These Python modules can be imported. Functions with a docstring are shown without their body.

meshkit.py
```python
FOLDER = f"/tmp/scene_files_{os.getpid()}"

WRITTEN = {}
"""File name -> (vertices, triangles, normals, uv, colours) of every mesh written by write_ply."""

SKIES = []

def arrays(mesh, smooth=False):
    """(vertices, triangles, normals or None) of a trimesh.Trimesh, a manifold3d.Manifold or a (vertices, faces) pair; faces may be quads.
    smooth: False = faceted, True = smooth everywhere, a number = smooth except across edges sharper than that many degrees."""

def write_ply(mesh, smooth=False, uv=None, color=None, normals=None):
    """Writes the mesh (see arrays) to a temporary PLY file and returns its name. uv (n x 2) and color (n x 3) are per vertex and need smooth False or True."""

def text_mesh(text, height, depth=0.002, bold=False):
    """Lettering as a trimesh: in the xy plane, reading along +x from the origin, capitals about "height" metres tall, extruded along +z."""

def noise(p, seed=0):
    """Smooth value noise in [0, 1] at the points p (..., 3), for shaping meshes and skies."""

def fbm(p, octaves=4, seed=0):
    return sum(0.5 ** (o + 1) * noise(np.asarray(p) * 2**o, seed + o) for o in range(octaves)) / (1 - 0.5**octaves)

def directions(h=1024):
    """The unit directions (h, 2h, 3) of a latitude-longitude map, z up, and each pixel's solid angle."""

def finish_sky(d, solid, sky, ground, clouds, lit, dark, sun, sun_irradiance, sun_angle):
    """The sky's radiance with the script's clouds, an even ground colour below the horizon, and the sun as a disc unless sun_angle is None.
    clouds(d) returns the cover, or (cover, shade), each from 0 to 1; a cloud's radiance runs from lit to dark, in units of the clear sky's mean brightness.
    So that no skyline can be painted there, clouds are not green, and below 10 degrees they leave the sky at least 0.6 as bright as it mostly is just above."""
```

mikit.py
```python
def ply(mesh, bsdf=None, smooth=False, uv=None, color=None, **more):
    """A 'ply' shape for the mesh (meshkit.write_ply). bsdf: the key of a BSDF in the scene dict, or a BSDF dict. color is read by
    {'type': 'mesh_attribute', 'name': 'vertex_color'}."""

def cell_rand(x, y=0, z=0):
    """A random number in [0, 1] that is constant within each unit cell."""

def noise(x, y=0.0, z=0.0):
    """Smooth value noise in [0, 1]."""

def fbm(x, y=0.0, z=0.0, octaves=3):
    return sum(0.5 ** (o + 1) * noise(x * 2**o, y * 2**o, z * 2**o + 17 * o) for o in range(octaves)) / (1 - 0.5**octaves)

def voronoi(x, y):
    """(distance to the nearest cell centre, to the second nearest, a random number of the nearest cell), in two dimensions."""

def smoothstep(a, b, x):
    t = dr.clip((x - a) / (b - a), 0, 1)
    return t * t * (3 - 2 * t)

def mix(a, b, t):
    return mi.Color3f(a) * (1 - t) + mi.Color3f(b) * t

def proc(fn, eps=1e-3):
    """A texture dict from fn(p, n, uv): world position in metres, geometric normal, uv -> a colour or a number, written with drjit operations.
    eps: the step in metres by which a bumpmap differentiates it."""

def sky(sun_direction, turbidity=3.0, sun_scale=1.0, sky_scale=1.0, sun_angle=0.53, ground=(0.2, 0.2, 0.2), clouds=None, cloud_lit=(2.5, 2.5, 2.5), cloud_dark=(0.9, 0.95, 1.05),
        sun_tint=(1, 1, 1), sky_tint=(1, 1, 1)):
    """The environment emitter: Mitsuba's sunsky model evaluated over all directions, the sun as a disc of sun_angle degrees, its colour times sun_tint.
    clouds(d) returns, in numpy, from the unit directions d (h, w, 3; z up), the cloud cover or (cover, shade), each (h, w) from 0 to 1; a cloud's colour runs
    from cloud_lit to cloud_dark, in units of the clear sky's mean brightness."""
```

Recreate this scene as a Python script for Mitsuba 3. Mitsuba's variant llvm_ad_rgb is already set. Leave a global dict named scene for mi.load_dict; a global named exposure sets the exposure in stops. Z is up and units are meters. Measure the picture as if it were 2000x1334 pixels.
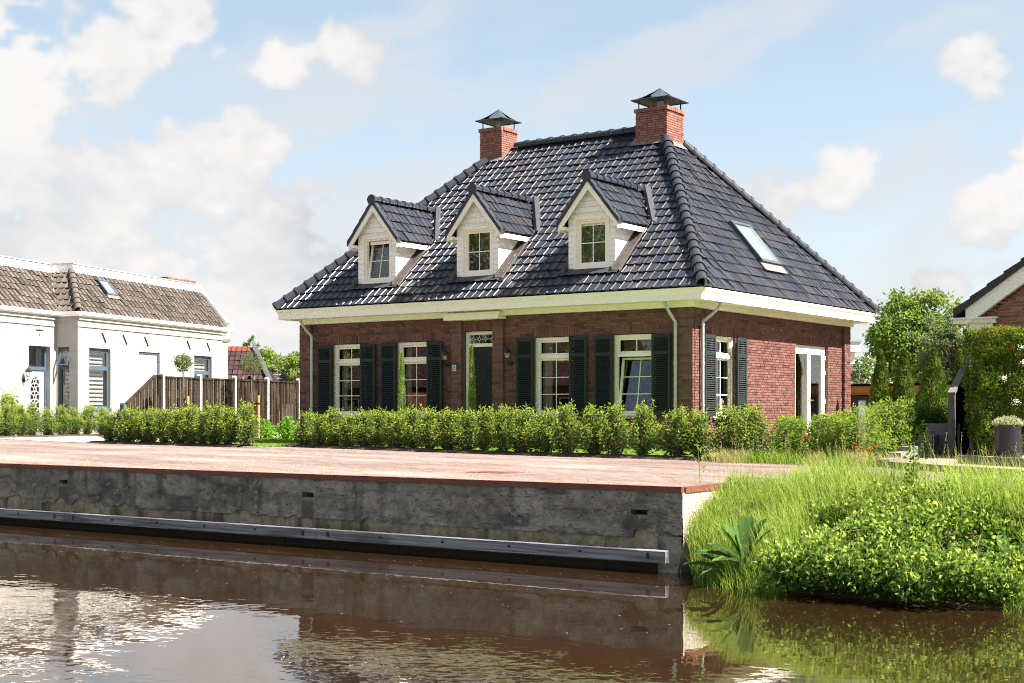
import math, numpy as np, trimesh, mitsuba as mi, mikit, meshkit
from mikit import proc, noise, fbm, cell_rand, smoothstep, mix
import drjit as dr
T = mi.ScalarTransform4f
rng = np.random.default_rng(7)
scene, labels = {'type': 'scene'}, {}

# ------------------------------------------------------------------ camera, sky, exposure
YAW, CAM, FPX, HORIZON = .607, np.array([13.278, -25.951, .85]), 2762.5, 801.4
_f = np.array([-math.sin(YAW), math.cos(YAW), 0])
scene['camera'] = {'type': 'perspective', 'fov': math.degrees(2 * math.atan(1000 / FPX)), 'fov_axis': 'x',
                   'to_world': T().look_at(origin=CAM.tolist(), target=(CAM + _f).tolist(), up=[0, 0, 1]),
                   'principal_point_offset_y': -(HORIZON - 667) / 1334, 'near_clip': .2, 'far_clip': 3000.}
exposure = 2.68
SUN = np.array([1., .30, 1.28])
AZ0 = math.atan2(_f[1], _f[0])

def clouds(d):
    """cumulus banks by compass direction and height: (azimuth right of the house, elevation, half width, half height), degrees."""
    az = np.degrees((AZ0 - np.arctan2(d[..., 1], d[..., 0]) + np.pi) % (2 * np.pi) - np.pi)
    el = np.degrees(np.arcsin(d[..., 2]))
    wx, wy = meshkit.fbm(d * 26, 4, 31) - .5, meshkit.fbm(d * 26 + 9, 4, 32) - .5
    nz = meshkit.fbm(d * 30, 5, 3); nf = np.abs(meshkit.fbm(d * 55, 4, 9) - .5) * 2
    az, el = az + wx * 3.4, el + wy * 2.6
    big = [(-19.5, 12.2, 2.6, 2.2), (-16.2, 13.5, 2.1, 1.9), (-20, 8.5, 4, 3.6), (-15.8, 8.2, 3.6, 2.6), (-12.4, 9.4, 3.0, 2.1), (-9.4, 6.8, 3.2, 2.4), (-13.6, 15.6, 2.2, 1.3), (-18, 5, 7, 2.8), (-10, 4.2, 6, 1.6),
           (-6.6, 14.3, 1.7, 1.2), (-8.6, 13.6, 1.6, .7), (-20.5, 14.8, 1.6, .8),
           (10.6, 8.8, 1.5, .95), (12.2, 9.4, 1.5, 1.1), (9.6, 8.1, 1.3, .6), (18.3, 13.3, 1.4, 1.0), (18.9, 7.9, 2.0, 1.1), (21, 9.3, 1.6, 1), (17, 4.6, 1.2, .9)]
    # the same kind of cumulus all round the sky
    r2 = np.random.default_rng(5)
    for _ in range(110):
        a, e = r2.uniform(26, 336), r2.uniform(4, 38); a = a - 360 if a > 180 else a
        s = r2.uniform(1.2, 4)
        for _ in range(3):
            big.append((a + r2.normal() * s, e + r2.normal() * s * .4, s * 1.2, s * .7))
    v = np.full(az.shape, -9.)
    for a, e, ra, re in big:
        da = (az - a + 180) % 360 - 180
        dy = el - e
        v = np.maximum(v, 1 - (da / ra) ** 2 - (dy / np.where(dy < 0, re * 1.35, re)) ** 2)
    v = v + (nz - .5) * 2.3 + (.22 - nf) * 1.3
    cover = np.clip((v + .06) / .55, 0, 1); cover = cover * cover * (3 - 2 * cover)
    st = np.stack([az * .10 + el * .06, el * .42 - az * .13, az * 0], -1)
    veil = np.clip((meshkit.fbm(st, 6, 21) - .42) * 1.7, 0, .42) + .30 * np.exp(-np.maximum(el, 0) / 30) + .36 * np.exp(-np.maximum(el, 0) / 6)
    body = meshkit.fbm(d * 17 + [0, 0, .05], 5, 3) - meshkit.fbm(d * 17 - [0, 0, .02], 5, 3)
    shade = np.clip(.42 + body * 2.0 + (meshkit.fbm(d * 9, 4, 44) - .5) * 1.8 - .35 * np.clip(v, 0, 1), 0, 1)
    total = 1 - (1 - cover * .96) * (1 - np.clip(veil, 0, .78))
    return total, np.clip(shade * cover + .42 * (1 - cover), 0, 1)

scene['sky'] = mikit.sky(SUN.tolist(), turbidity=3, clouds=clouds, cloud_lit=(1.70, 1.67, 1.64), cloud_dark=(1.0, 1.05, 1.12), sun_tint=(.93, 1.02, 1.2), sun_scale=2.15, sky_tint=(1.22, 1.03, .80))

# ------------------------------------------------------------------ materials
def srf(name, b): scene[name] = b; return name
def pr(name, col, rough=.6, spec=.4, **k):
    c = col if isinstance(col, dict) else {'type': 'rgb', 'value': list(col)}
    return srf(name, {'type': 'twosided', 'bsdf': {'type': 'principled', 'base_color': c, 'roughness': rough, 'specular': spec, **k}})
def df(name, col):
    c = col if isinstance(col, dict) else {'type': 'rgb', 'value': list(col)}
    return srf(name, {'type': 'twosided', 'bsdf': {'type': 'diffuse', 'reflectance': c}})
def bump(name, inner, fn, scale, eps=2e-3):
    return srf(name, {'type': 'twosided', 'bsdf': {'type': 'bumpmap', 'arbitrary': {**proc(fn, eps)}, 'scale': scale, 'bsdf': inner}})
def leaf(name, col, trans=.9, rough=.42, spec=.5):
    return srf(name, {'type': 'principledthin', 'base_color': {'type': 'rgb', 'value': list(col)}, 'roughness': rough, 'diff_trans': trans, 'spec_trans': 0.0, 'eta': 1.45})

BR = [df(f'mat_brick_{i}', c) for i, c in enumerate([(.180, .089, .075), (.152, .075, .064), (.202, .102, .087), (.130, .066, .058), (.178, .094, .082), (.098, .054, .049)])]
BW = [.27, .25, .18, .14, .11, .05]
df('mat_mortar', (.13, .108, .098))
BO = [df(f'mat_chimney_brick_{i}', c) for i, c in enumerate([(.265, .130, .105), (.225, .105, .085), (.295, .150, .122)])]
df('mat_chimney_mortar', (.13, .075, .065))
BN = [df(f'mat_red_brick_{i}', c) for i, c in enumerate([(.27, .115, .085), (.22, .09, .07), (.31, .15, .115), (.18, .085, .07)])]
df('mat_pale_mortar', (.36, .30, .26))
pr('mat_roof_tile', (.026, .031, .043), .22, .30)
pr('mat_roof_tile_b', (.033, .037, .047), .32, .30)
pr('mat_underlay', (.012, .012, .014), .8)
pr('mat_cheek_lead', (.060, .053, .050), .6, .3); pr('mat_lead', (.045, .048, .055), .55, .4)
pr('mat_flashing', (.17, .145, .13), .6, .3)
df('mat_cream', (.875, .845, .755))
df('mat_white', (.87, .865, .84))
df('mat_board', proc(lambda p, n, uv: mix((.89, .885, .87), (.85, .84, .815), fbm(p.x * 3 + p.y * 3, p.z * 28, p.y * 2))))
pr('mat_shutter', (.017, .026, .027), .6, .25)
pr('mat_shutter_grey', (.018, .032, .032), .42, .45)
pr('mat_door', (.009, .012, .020), .5, .3)
pr('mat_black', (.012, .012, .013), .4, .5)
pr('mat_zinc', (.42, .46, .46), .42, .5, metallic=.35)
pr('mat_steel', (.5, .5, .5), .25, .5, metallic=.9)
pr('mat_zinc_dark', (.040, .055, .070), .55, .3)
srf('mat_pane', {'type': 'thindielectric', 'int_ior': 1.62})
srf('mat_lantern_glass', {'type': 'thindielectric', 'int_ior': 1.5})
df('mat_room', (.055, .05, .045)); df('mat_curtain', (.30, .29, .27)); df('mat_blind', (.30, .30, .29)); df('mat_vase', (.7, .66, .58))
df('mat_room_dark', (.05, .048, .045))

def concrete(p, n, uv):
    a = fbm(p.x * 1.3 + p.y, p.z * 3.2, p.y, 5); b = fbm(p.x * 9, p.y * 9, p.z * 9, 4); c = noise(p.x * 46, p.y * 46, p.z * 46)
    drip = smoothstep(.52, .78, fbm(p.x * 5.5, p.z * .7, 3.1, 4)) * .6
    col = mix((.165, .155, .136), (.37, .345, .295), smoothstep(.28, .74, a * .55 + b * .45))
    col = mix(col, (.074, .073, .072), smoothstep(.52, .66, fbm(p.x * 1.9 + 7, p.z * 4.5, 1.7, 5)) * .75)
    col = mix(col, (.05, .052, .058), drip)
    col = mix(col, (.33, .30, .25), smoothstep(.70, .78, fbm(p.x * 13, p.z * 13, p.y * 13 + 5, 3)) * .7)
    col = mix(col, (.018, .017, .016), smoothstep(.80, .86, c) * .8)
    # rough aggregate left bare under each drain hole
    for x0, z0 in ((-4.72, -.30), (.34, -.33), (5.38, -.35)):
        w = .085 + (z0 - p.z) * .12
        m = smoothstep(1.25, .8, dr.abs(p.x - x0) / w) * smoothstep(0., .04, z0 - p.z)
        col = mix(col, mix((.075, .062, .05), (.17, .145, .115), noise(p.x * 70, p.y * 70, p.z * 70)), m * .9)
    return col
def concrete_h(p, n, uv):
    return fbm(p.x * 14, p.y * 14, p.z * 14, 4) + .7 * smoothstep(.62, .8, noise(p.x * 48, p.y * 48, p.z * 48)) * -1. + .15 * smoothstep(.9, 1., dr.abs(dr.sin(p.z * 28.)))
bump('mat_concrete', {'type': 'diffuse', 'reflectance': proc(concrete)}, concrete_h, .022)
def lowband(p, n, uv):
    a = fbm(p.x * 2.2, p.z * 5, 4.4, 4); b = fbm(p.x * 15, p.z * 15, p.y * 9, 4)
    col = mix((.20, .165, .115), (.40, .345, .26), smoothstep(.3, .7, b * .6 + a * .4))
    col = mix(col, (.07, .06, .045), smoothstep(.50, .70, fbm(p.x * 6, p.z * 1.1, 9.2, 4)) * .8)
    col = mix(col, (.11, .12, .05), smoothstep(.55, .75, fbm(p.x * 3, p.z * 6, 2.2, 4)) * .45)
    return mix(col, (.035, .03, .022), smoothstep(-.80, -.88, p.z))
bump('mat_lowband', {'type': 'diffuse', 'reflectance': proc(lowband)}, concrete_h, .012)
def timber(p, n, uv):
    g = fbm(p.x * 1.6, p.y * 40, p.z * 46, 4)
    col = mix((.095, .100, .112), (.24, .245, .26), smoothstep(.3, .7, g))
    return mix(col, (.05, .05, .055), smoothstep(.56, .7, fbm(p.x * 1.2, p.z * 9, 7.7, 4)) * .6)
pr('mat_timber', proc(timber), .7, .3)
pr('mat_rust', proc(lambda p, n, uv: mix((.10, .030, .022), (.20, .075, .05), fbm(p.x * 9, p.y * 9, p.z * 30, 4))), .6, .35)

def paver(p, n, uv):
    # running rows of small clay pavers, weathered and sandy
    a = .32 * p.x + .947 * p.y; b = .947 * p.x - .32 * p.y
    r = dr.floor(a / .08); c = dr.floor(b / .2 + .5 * (r - 2 * dr.floor(r / 2)))
    t = cell_rand(r, c, 3)
    col = mix((.155, .117, .107), (.228, .182, .168), t)
    fa = a / .08 - r
    j = smoothstep(.10, .02, dr.minimum(fa, 1 - fa))
    col = mix(col, (.15, .115, .10), j * .8)
    col = mix(col, (.255, .208, .188), smoothstep(.42, .68, fbm(p.x * .55, p.y * .9, 1.1, 5)) * .7)
    col = mix(col, (.125, .085, .076), smoothstep(.53, .75, fbm(p.x * .23 + 4, p.y * .8, 6.1, 4)) * .5)
    col = col * (.80 + .40 * noise(a * 2.3, b * .05, 5.)) * (.90 + .2 * noise(a * 9., b * .35, 2.))
    moss = smoothstep(.66, .74, fbm(p.x * 2.1, p.y * 3.1, 8.8, 4)) * smoothstep(-8.5, -11.4, p.y)
    return mix(col, (.16, .15, .06), moss * .55)
df('mat_paver', proc(paver))
df('mat_drive', proc(lambda p, n, uv: mix((.30, .295, .29), (.42, .41, .40), fbm(p.x * 4, p.y * 4, 2, 4))))
df('mat_soil', proc(lambda p, n, uv: mix((.035, .026, .02), (.12, .09, .07), fbm(p.x * 11, p.y * 11, p.z * 9, 4))))
df('mat_lawn', proc(lambda p, n, uv: mix((.10, .19, .025), (.19, .30, .05), fbm(p.x * 5, p.y * 5, 4, 4))))
df('mat_ground', proc(lambda p, n, uv: mix((.10, .11, .05), (.18, .16, .09), fbm(p.x * .7, p.y * .7, 4, 4))))
df('mat_bank', proc(lambda p, n, uv: mix((.030, .030, .012), (.075, .062, .03), fbm(p.x * 8, p.y * 8, p.z * 8, 4))))
def ripple(p, n, uv):
    # calm under the quay, breezier further out into the canal
    w = smoothstep(-13.2, -17.5, p.y + .25 * (p.x - 4) * .35 + 1.2 * (fbm(p.x * .35, p.y * .5, 2.2) - .5)) * .92 + .08
    g = .4 + .9 * smoothstep(.35, .65, fbm(p.x * .6 + 3, p.y * 1.1, .7, 3))
    h = fbm(p.x * 3.2 + p.y * 1.1, p.y * 4.0 - p.x * 1.0, 0.3, 4) + .35 * fbm(p.x * 12 + 5, p.y * 14, 1.3, 2)
    return h * w * g
scene['mat_water'] = {'type': 'bumpmap', 'arbitrary': proc(ripple, 4e-3), 'scale': .0034,
                      'bsdf': {'type': 'plastic', 'int_ior': 2.1, 'diffuse_reflectance': {'type': 'rgb', 'value': [.018, .0095, .0042]}}}
def limewash(p, n, uv):
    u = -.304 * p.x + .953 * p.y + .304 * -26.2 - .953 * 5.07
    out = .953 * p.x + .304 * p.y + .953 * 26.2 - .304 * 5.07
    col = mix((.32, .31, .29), (.40, .39, .37), fbm(p.x * 2, p.y * 2, p.z * 3, 4))
    r = dr.floor(p.z / .075); c = dr.floor((p.x + p.y) / .22 + .5 * r)
    f = p.z / .075 - r
    col = mix(col, (.33, .32, .30), smoothstep(.12, .03, dr.minimum(f, 1 - f)) * .35)
    for z0, s in ((2.86, .012), (2.28, .012), (.92, .012)):
        col = mix(col, (.33, .28, .24), smoothstep(s * 1.6, s * .6, dr.abs(p.z - z0)) * .85)
    flake = fbm(p.x * 7 + 3, p.y * 7, p.z * 15, 4)
    for ua, ub in ((1.8, 2.9), (3.6, 5.3)):
        m = smoothstep(ua, ua + .5, u) * smoothstep(ub, ub - .5, u) * smoothstep(3.02, 3.14, p.z) * smoothstep(3.58, 3.40, p.z)
        col = mix(col, mix((.42, .20, .13), (.60, .40, .31), cell_rand(r, c, 2)), smoothstep(.50, .57, flake * (.55 + .5 * m)) * m)
    grime = smoothstep(.50, .8, fbm(p.x * 3, p.y * 3, p.z * .8 + 2, 4)) * .35
    col = mix(col, (.20, .185, .16), smoothstep(.54, .74, fbm(u * 4.5, p.z * .5, 3.3, 4)) * smoothstep(2.2, 3.9, p.z) * .45)
    col = mix(col, (.17, .16, .13), smoothstep(.9, .1, p.z + .5 * (fbm(u * 3, p.z * 3, 1., 3) - .5)) * .5)
    col = mix(col, (.30, .26, .22), grime * smoothstep(.3, -.5, out) * .8)
    return col
df('mat_limewash', proc(limewash))
pr('mat_slate', (.055, .085, .125), .4, .45); pr('mat_door_grey', (.30, .36, .42), .4, .45)
OT = [pr(f'mat_old_tile_{i}', c, .8, .3) for i, c in enumerate([(.092, .078, .068), (.070, .060, .052), (.115, .098, .086), (.048, .043, .039)])]
RT = [df(f'mat_dark_red_tile_{i}', c) for i, c in enumerate([(.060, .036, .041), (.048, .030, .035), (.075, .045, .050)])]
df('mat_orange_tile', (.16, .055, .04)); df('mat_shingle', (.13, .125, .125))
def fencewood(p, n, uv):
    k = dr.floor((p.x * -.27 + p.y * .963) / .145)
    g = fbm(p.x * 30, p.y * 30, p.z * 1.6, 4)
    col = mix((.018, .013, .009), (.056, .043, .032), smoothstep(.3, .72, g * .75 + cell_rand(k, 1, 1) * .35 - .05))
    return mix(col, (.065, .052, .040), smoothstep(.72, .80, noise(k * 3.3 + 1, p.z * 3.1, 4)) * .6)
df('mat_fencewood', proc(fencewood))
df('mat_concrete_post', (.46, .45, .43)); df('mat_stake', (.52, .28, .13)); df('mat_blackwood', (.012, .012, .014))
pr('mat_stone', proc(lambda p, n, uv: mix((.12, .115, .108), (.21, .20, .188), fbm(p.x * 9, p.y * 9, p.z * 9, 4))), .7, .3)
pr('mat_stone_dark', proc(lambda p, n, uv: mix((.07, .068, .062), (.15, .14, .125), fbm(p.x * 16, p.y * 16, p.z * 5, 4))), .7, .3)
df('mat_gravel', proc(lambda p, n, uv: mix((.22, .17, .145), (.32, .26, .225), noise(p.x * 60, p.y * 60, p.z * 60))))
pr('mat_pot', (.014, .015, .018), .3, .5); df('mat_orange_wood', (.46, .19, .075)); df('mat_grey_clad', (.075, .085, .10)); df('mat_window_dark', (.02, .022, .025))
pr('mat_bark', proc(lambda p, n, uv: mix((.09, .065, .045), (.22, .17, .13), fbm(p.x * 30, p.y * 30, p.z * 6, 4))), .9, .2)
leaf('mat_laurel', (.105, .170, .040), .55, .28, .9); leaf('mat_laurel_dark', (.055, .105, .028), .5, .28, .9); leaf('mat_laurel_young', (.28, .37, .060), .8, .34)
leaf('mat_laurel_brown', (.26, .19, .075), .6)
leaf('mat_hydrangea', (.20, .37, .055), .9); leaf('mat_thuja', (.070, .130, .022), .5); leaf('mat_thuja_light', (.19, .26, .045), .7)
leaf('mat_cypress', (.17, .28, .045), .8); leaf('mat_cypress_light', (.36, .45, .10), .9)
leaf('mat_tree', (.15, .235, .050), .9); leaf('mat_tree_light', (.27, .36, .085), 1.); leaf('mat_willow', (.20, .25, .11), .9); leaf('mat_olive', (.12, .165, .065), .7)
leaf('mat_pyracantha', (.085, .145, .024), .5, .30, .8); leaf('mat_pyracantha_young', (.24, .31, .038), .7); leaf('mat_pyracantha_bronze', (.22, .12, .04), .8)
leaf('mat_dark_bush', (.062, .140, .028), .5, .35); leaf('mat_bush', (.13, .225, .038), .5, .26, .9); leaf('mat_bush_light', (.30, .40, .075), .6, .26, .9); leaf('mat_bush_shade', (.032, .075, .015), .6, .35)
leaf('mat_grass', (.22, .34, .050), 1.0, .5); leaf('mat_grass_light', (.35, .46, .09), 1.0, .5); leaf('mat_grass_dry', (.50, .40, .20), .8, .6); leaf('mat_grass_dark', (.085, .155, .025), .8, .5)
leaf('mat_dock', (.085, .165, .045), .7, .3); leaf('mat_poppy', (.62, .07, .025), .9); leaf('mat_rose', (.60, .04, .12), .9); leaf('mat_petal', (.85, .82, .78), .8); leaf('mat_sedum', (.36, .42, .23), .7)
leaf('mat_debris', (.30, .24, .13), .3, .6)

# ------------------------------------------------------------------ helpers
class M:
    """collects faces of ONE mesh"""
    def __init__(s): s.v, s.f, s.n = [], [], 0
    def add(s, v, f):
        v = np.asarray(v, float); f = np.asarray(f, int)
        if f.shape[1] == 4: f = np.vstack([f[:, [0, 1, 2]], f[:, [0, 2, 3]]])
        s.v.append(v); s.f.append(f + s.n); s.n += len(v); return s
    def mesh(s): return trimesh.Trimesh(np.vstack(s.v), np.vstack(s.f), process=False)
    def box(s, x0, x1, y0, y1, z0, z1, F=None):
        v = np.array([[x, y, z] for x in (x0, x1) for y in (y0, y1) for z in (z0, z1)])
        return s.add(v if F is None else F(v), BOXF)
    def tube(s, pts, r, n=8, cap=True):
        p = np.asarray(pts, float); r = np.broadcast_to(r, (len(p),))
        t = np.gradient(p, axis=0); t /= np.linalg.norm(t, axis=1, keepdims=True) + 1e-12
        ref = np.array([0, 0, 1.]) if abs(t[:, 2]).mean() < .8 else np.array([1., 0, 0])
        a = np.cross(t, ref); a /= np.linalg.norm(a, axis=1, keepdims=True) + 1e-12; b = np.cross(t, a)
        an = np.arange(n) * 2 * np.pi / n
        v = p[:, None] + r[:, None, None] * (np.cos(an)[None, :, None] * a[:, None] + np.sin(an)[None, :, None] * b[:, None])
        i, j = np.meshgrid(np.arange(len(p) - 1), np.arange(n), indexing='ij')
        f = np.stack([i * n + j, i * n + (j + 1) % n, (i + 1) * n + (j + 1) % n, (i + 1) * n + j], -1).reshape(-1, 4)
        s.add(v.reshape(-1, 3), f)
        if cap:
            for k in (0, len(p) - 1):
                s.add(np.vstack([v[k], p[k][None]]), [[q, (q + 1) % n, n] for q in range(n)])
        return s
    def prism(s, poly, d0, d1, F):
        """a 2-D outline (u, z), run from depth d0 to d1 through frame F"""
        poly = np.asarray(poly, float); n = len(poly)
        v = np.vstack([np.c_[poly[:, 0], np.full(n, d), poly[:, 1]] for d in (d0, d1)])
        tri = np.asarray(trimesh.creation.triangulate_polygon(__import__('shapely').Polygon(poly), engine='earcut')[1]) if n > 4 else np.array([[0, 1, 2]] + ([[0, 2, 3]] if n == 4 else []))
        f = np.vstack([tri, tri[:, ::-1] + n, [[i, (i + 1) % n, (i + 1) % n + n] for i in range(n)], [[i, (i + 1) % n + n, i + n] for i in range(n)]])
        return s.add(F(v), f)
BOXF = np.array([[0, 1, 3, 2], [4, 6, 7, 5], [0, 4, 5, 1], [2, 3, 7, 6], [0, 2, 6, 4], [1, 5, 7, 3]])

class Fr:
    """a wall frame: u along it, out of it, up"""
    def __init__(s, o, u):
        s.o = np.array(o, float); s.u = np.array(u, float) / np.linalg.norm(u); s.n = np.cross(s.u, [0, 0, 1.]); s.z = np.array([0, 0, 1.])
    def __call__(s, v): v = np.asarray(v, float); return s.o + v[..., :1] * s.u + v[..., 1:2] * s.n + v[..., 2:] * s.z
    def m(s, u=0, d=0, z=0): m = np.eye(4); m[:3, 0], m[:3, 1], m[:3, 2], m[:3, 3] = s.u, s.n, s.z, s(np.array([u, d, z])); return m
class Fp(Fr):
    """a sloping plane: u along the eave, up the slope s (third), out along the normal (second)"""
    def __init__(s, o, u, up): s.o = np.array(o, float); s.u = np.array(u, float) / np.linalg.norm(u); s.z = np.array(up, float) / np.linalg.norm(up); s.n = np.cross(s.u, s.z)

def key(parent, name):
    base = f'{parent}__{name}' if parent else name
    k, i = base, 0
    while k in scene or k in labels or k in USED: i += 1; k = f'{base}_{i:03d}'
    USED.add(k); return k
USED = set()
def put(parent, name, mesh, mat, smooth=False, label=None, kind=None, cat=None, group=None):
    k = key(parent, name)
    if isinstance(mat, str): scene[k] = mikit.ply(mesh.mesh() if isinstance(mesh, M) else mesh, mat, smooth)
    e = {a: b for a, b in (('label', label), ('kind', kind), ('category', cat), ('group', group)) if b}
    if e: labels[k] = e
    return k
def pieces(parent, name, meshes, smooth=False, kind=None, label=None):
    """one part made of several materials: [(mesh, material)]"""
    k = key(parent, name)
    for i, (m, mat) in enumerate(meshes):
        if isinstance(m, M):
            if not m.n: continue
            m = m.mesh()
        scene[f'{k}__{i + 1}'] = mikit.ply(m, mat, smooth)
    e = {a: b for a, b in (('label', label), ('kind', kind)) if b}
    if e: labels[k] = e
    return k
def thing(name, label, cat, group=None):
    k = key(None, name); labels[k] = {'label': label, 'category': cat, **({'group': group} if group else {})}; return k
def copy_of(root, new, m):
    for k in [k for k in scene if k == root or k.startswith(root + '__')]:
        scene[new + k[len(root):]] = {**scene[k], 'to_world': T(m)}
def struct(name, mesh, mat, smooth=False, kind='structure', label=None, cat=None): return put(None, name, mesh, mat, smooth, label, kind, cat)
def place(x, y, z=0, rot=0, s=1., sz=None):
    c, q = math.cos(rot), math.sin(rot); sz = sz or s
    return np.array([[c * s, -q * s, 0, x], [q * s, c * s, 0, y], [0, 0, sz, z], [0, 0, 0, 1.]])
def poly_sheet(pts, z):
    v, f = trimesh.creation.triangulate_polygon(__import__('shapely').Polygon(pts), engine='earcut')
    f = np.asarray(f); a = v[f]; cr = np.cross(a[:, 1] - a[:, 0], a[:, 2] - a[:, 0]); f[cr < 0] = f[cr < 0][:, ::-1]
    return trimesh.Trimesh(np.c_[v, np.full(len(v), z)], f, process=False)
def unit(v): v = np.asarray(v, float); return v / (np.linalg.norm(v, axis=-1, keepdims=True) + 1e-12)
def leaves(p, d, L, W, side=None, fold=.25, r=None, curl=0.):
    """leaf blades from p along d: four corners each, folded along the midrib; curl: two more triangles and a drooping tip"""
    r = r or rng; n = len(p); d = unit(d)
    if side is None: side = r.normal(size=(n, 3))
    w = unit(np.cross(d, side)); nn = np.cross(w, d)
    L = np.broadcast_to(L, (n,))[:, None]; W = np.broadcast_to(W, (n,))[:, None]
    if curl:
        mid = p + d * L * .5; tip = p + d * L * .96 - nn * L * curl
        l = mid + w * W / 2 + nn * W * fold - nn * L * curl * .2; q = mid - w * W / 2 + nn * W * fold - nn * L * curl * .2
        v = np.stack([p, l, q, tip, mid - nn * L * curl * .12], 1).reshape(-1, 3)
        f = (np.arange(n)[:, None, None] * 5 + np.array([[0, 4, 1], [0, 2, 4], [1, 4, 3], [4, 2, 3]])).reshape(-1, 3)
    else:
        mid = p + d * L * .45
        v = np.stack([p, mid + w * W / 2 + nn * W * fold, p + d * L, mid - w * W / 2 + nn * W * fold], 1).reshape(-1, 3)
        f = (np.arange(n)[:, None, None] * 4 + np.array([[0, 2, 1], [0, 3, 2]])).reshape(-1, 3)
    return v, f
def sph(n, r): v = r.normal(size=(n, 3)); return unit(v)

# ------------------------------------------------------------------ brickwork
def brick_rects(u0, u1, z0, z1, openings=(), soldiers=(), c=.06, L=.21, h=.10, seed=1, joint=.013):
    """(u0, u1, z0, z1) of every brick of a wall: rows with a wild mix of stretchers and headers, cut round the openings; soldier courses above them"""
    r = np.random.default_rng(seed); out = []
    blocks = list(openings) + [(a, b, z, z + .2) for a, b, z in soldiers]
    for i in range(int(math.ceil((z1 - z0) / c - 1e-6))):
        za, zb = z0 + i * c + joint / 2, min(z0 + (i + 1) * c, z1) - joint / 2
        if zb - za < .012: continue
        zm = (za + zb) / 2; cuts = sorted((max(a, u0), min(b, u1)) for a, b, p, q in blocks if p < zm < q and b > u0 and a < u1)
        spans, x = [], u0
        for a, b in cuts:
            if a > x + .02: spans.append((x, a))
            x = max(x, b)
        if u1 > x + .02: spans.append((x, u1))
        for a, b in spans:
            x = a - (i % 2) * (L + joint) / 2 - (.055 if i % 3 == 1 else 0)
            while x < b:
                l = h if r.random() < .22 else L
                p, q = max(x + joint / 2, a + .001), min(x + l + joint / 2, b - .001)
                if q - p > .03: out.append((p, q, za, zb))
                x += l + joint
    for a, b, z in soldiers:
        n = max(1, round((b - a) / .0615)); w = (b - a) / n
        out += [(a + k * w + joint / 2, a + (k + 1) * w - joint / 2, z + .004, z + .196) for k in range(n)]
    return out
UNIT_BRICK = {}
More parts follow.
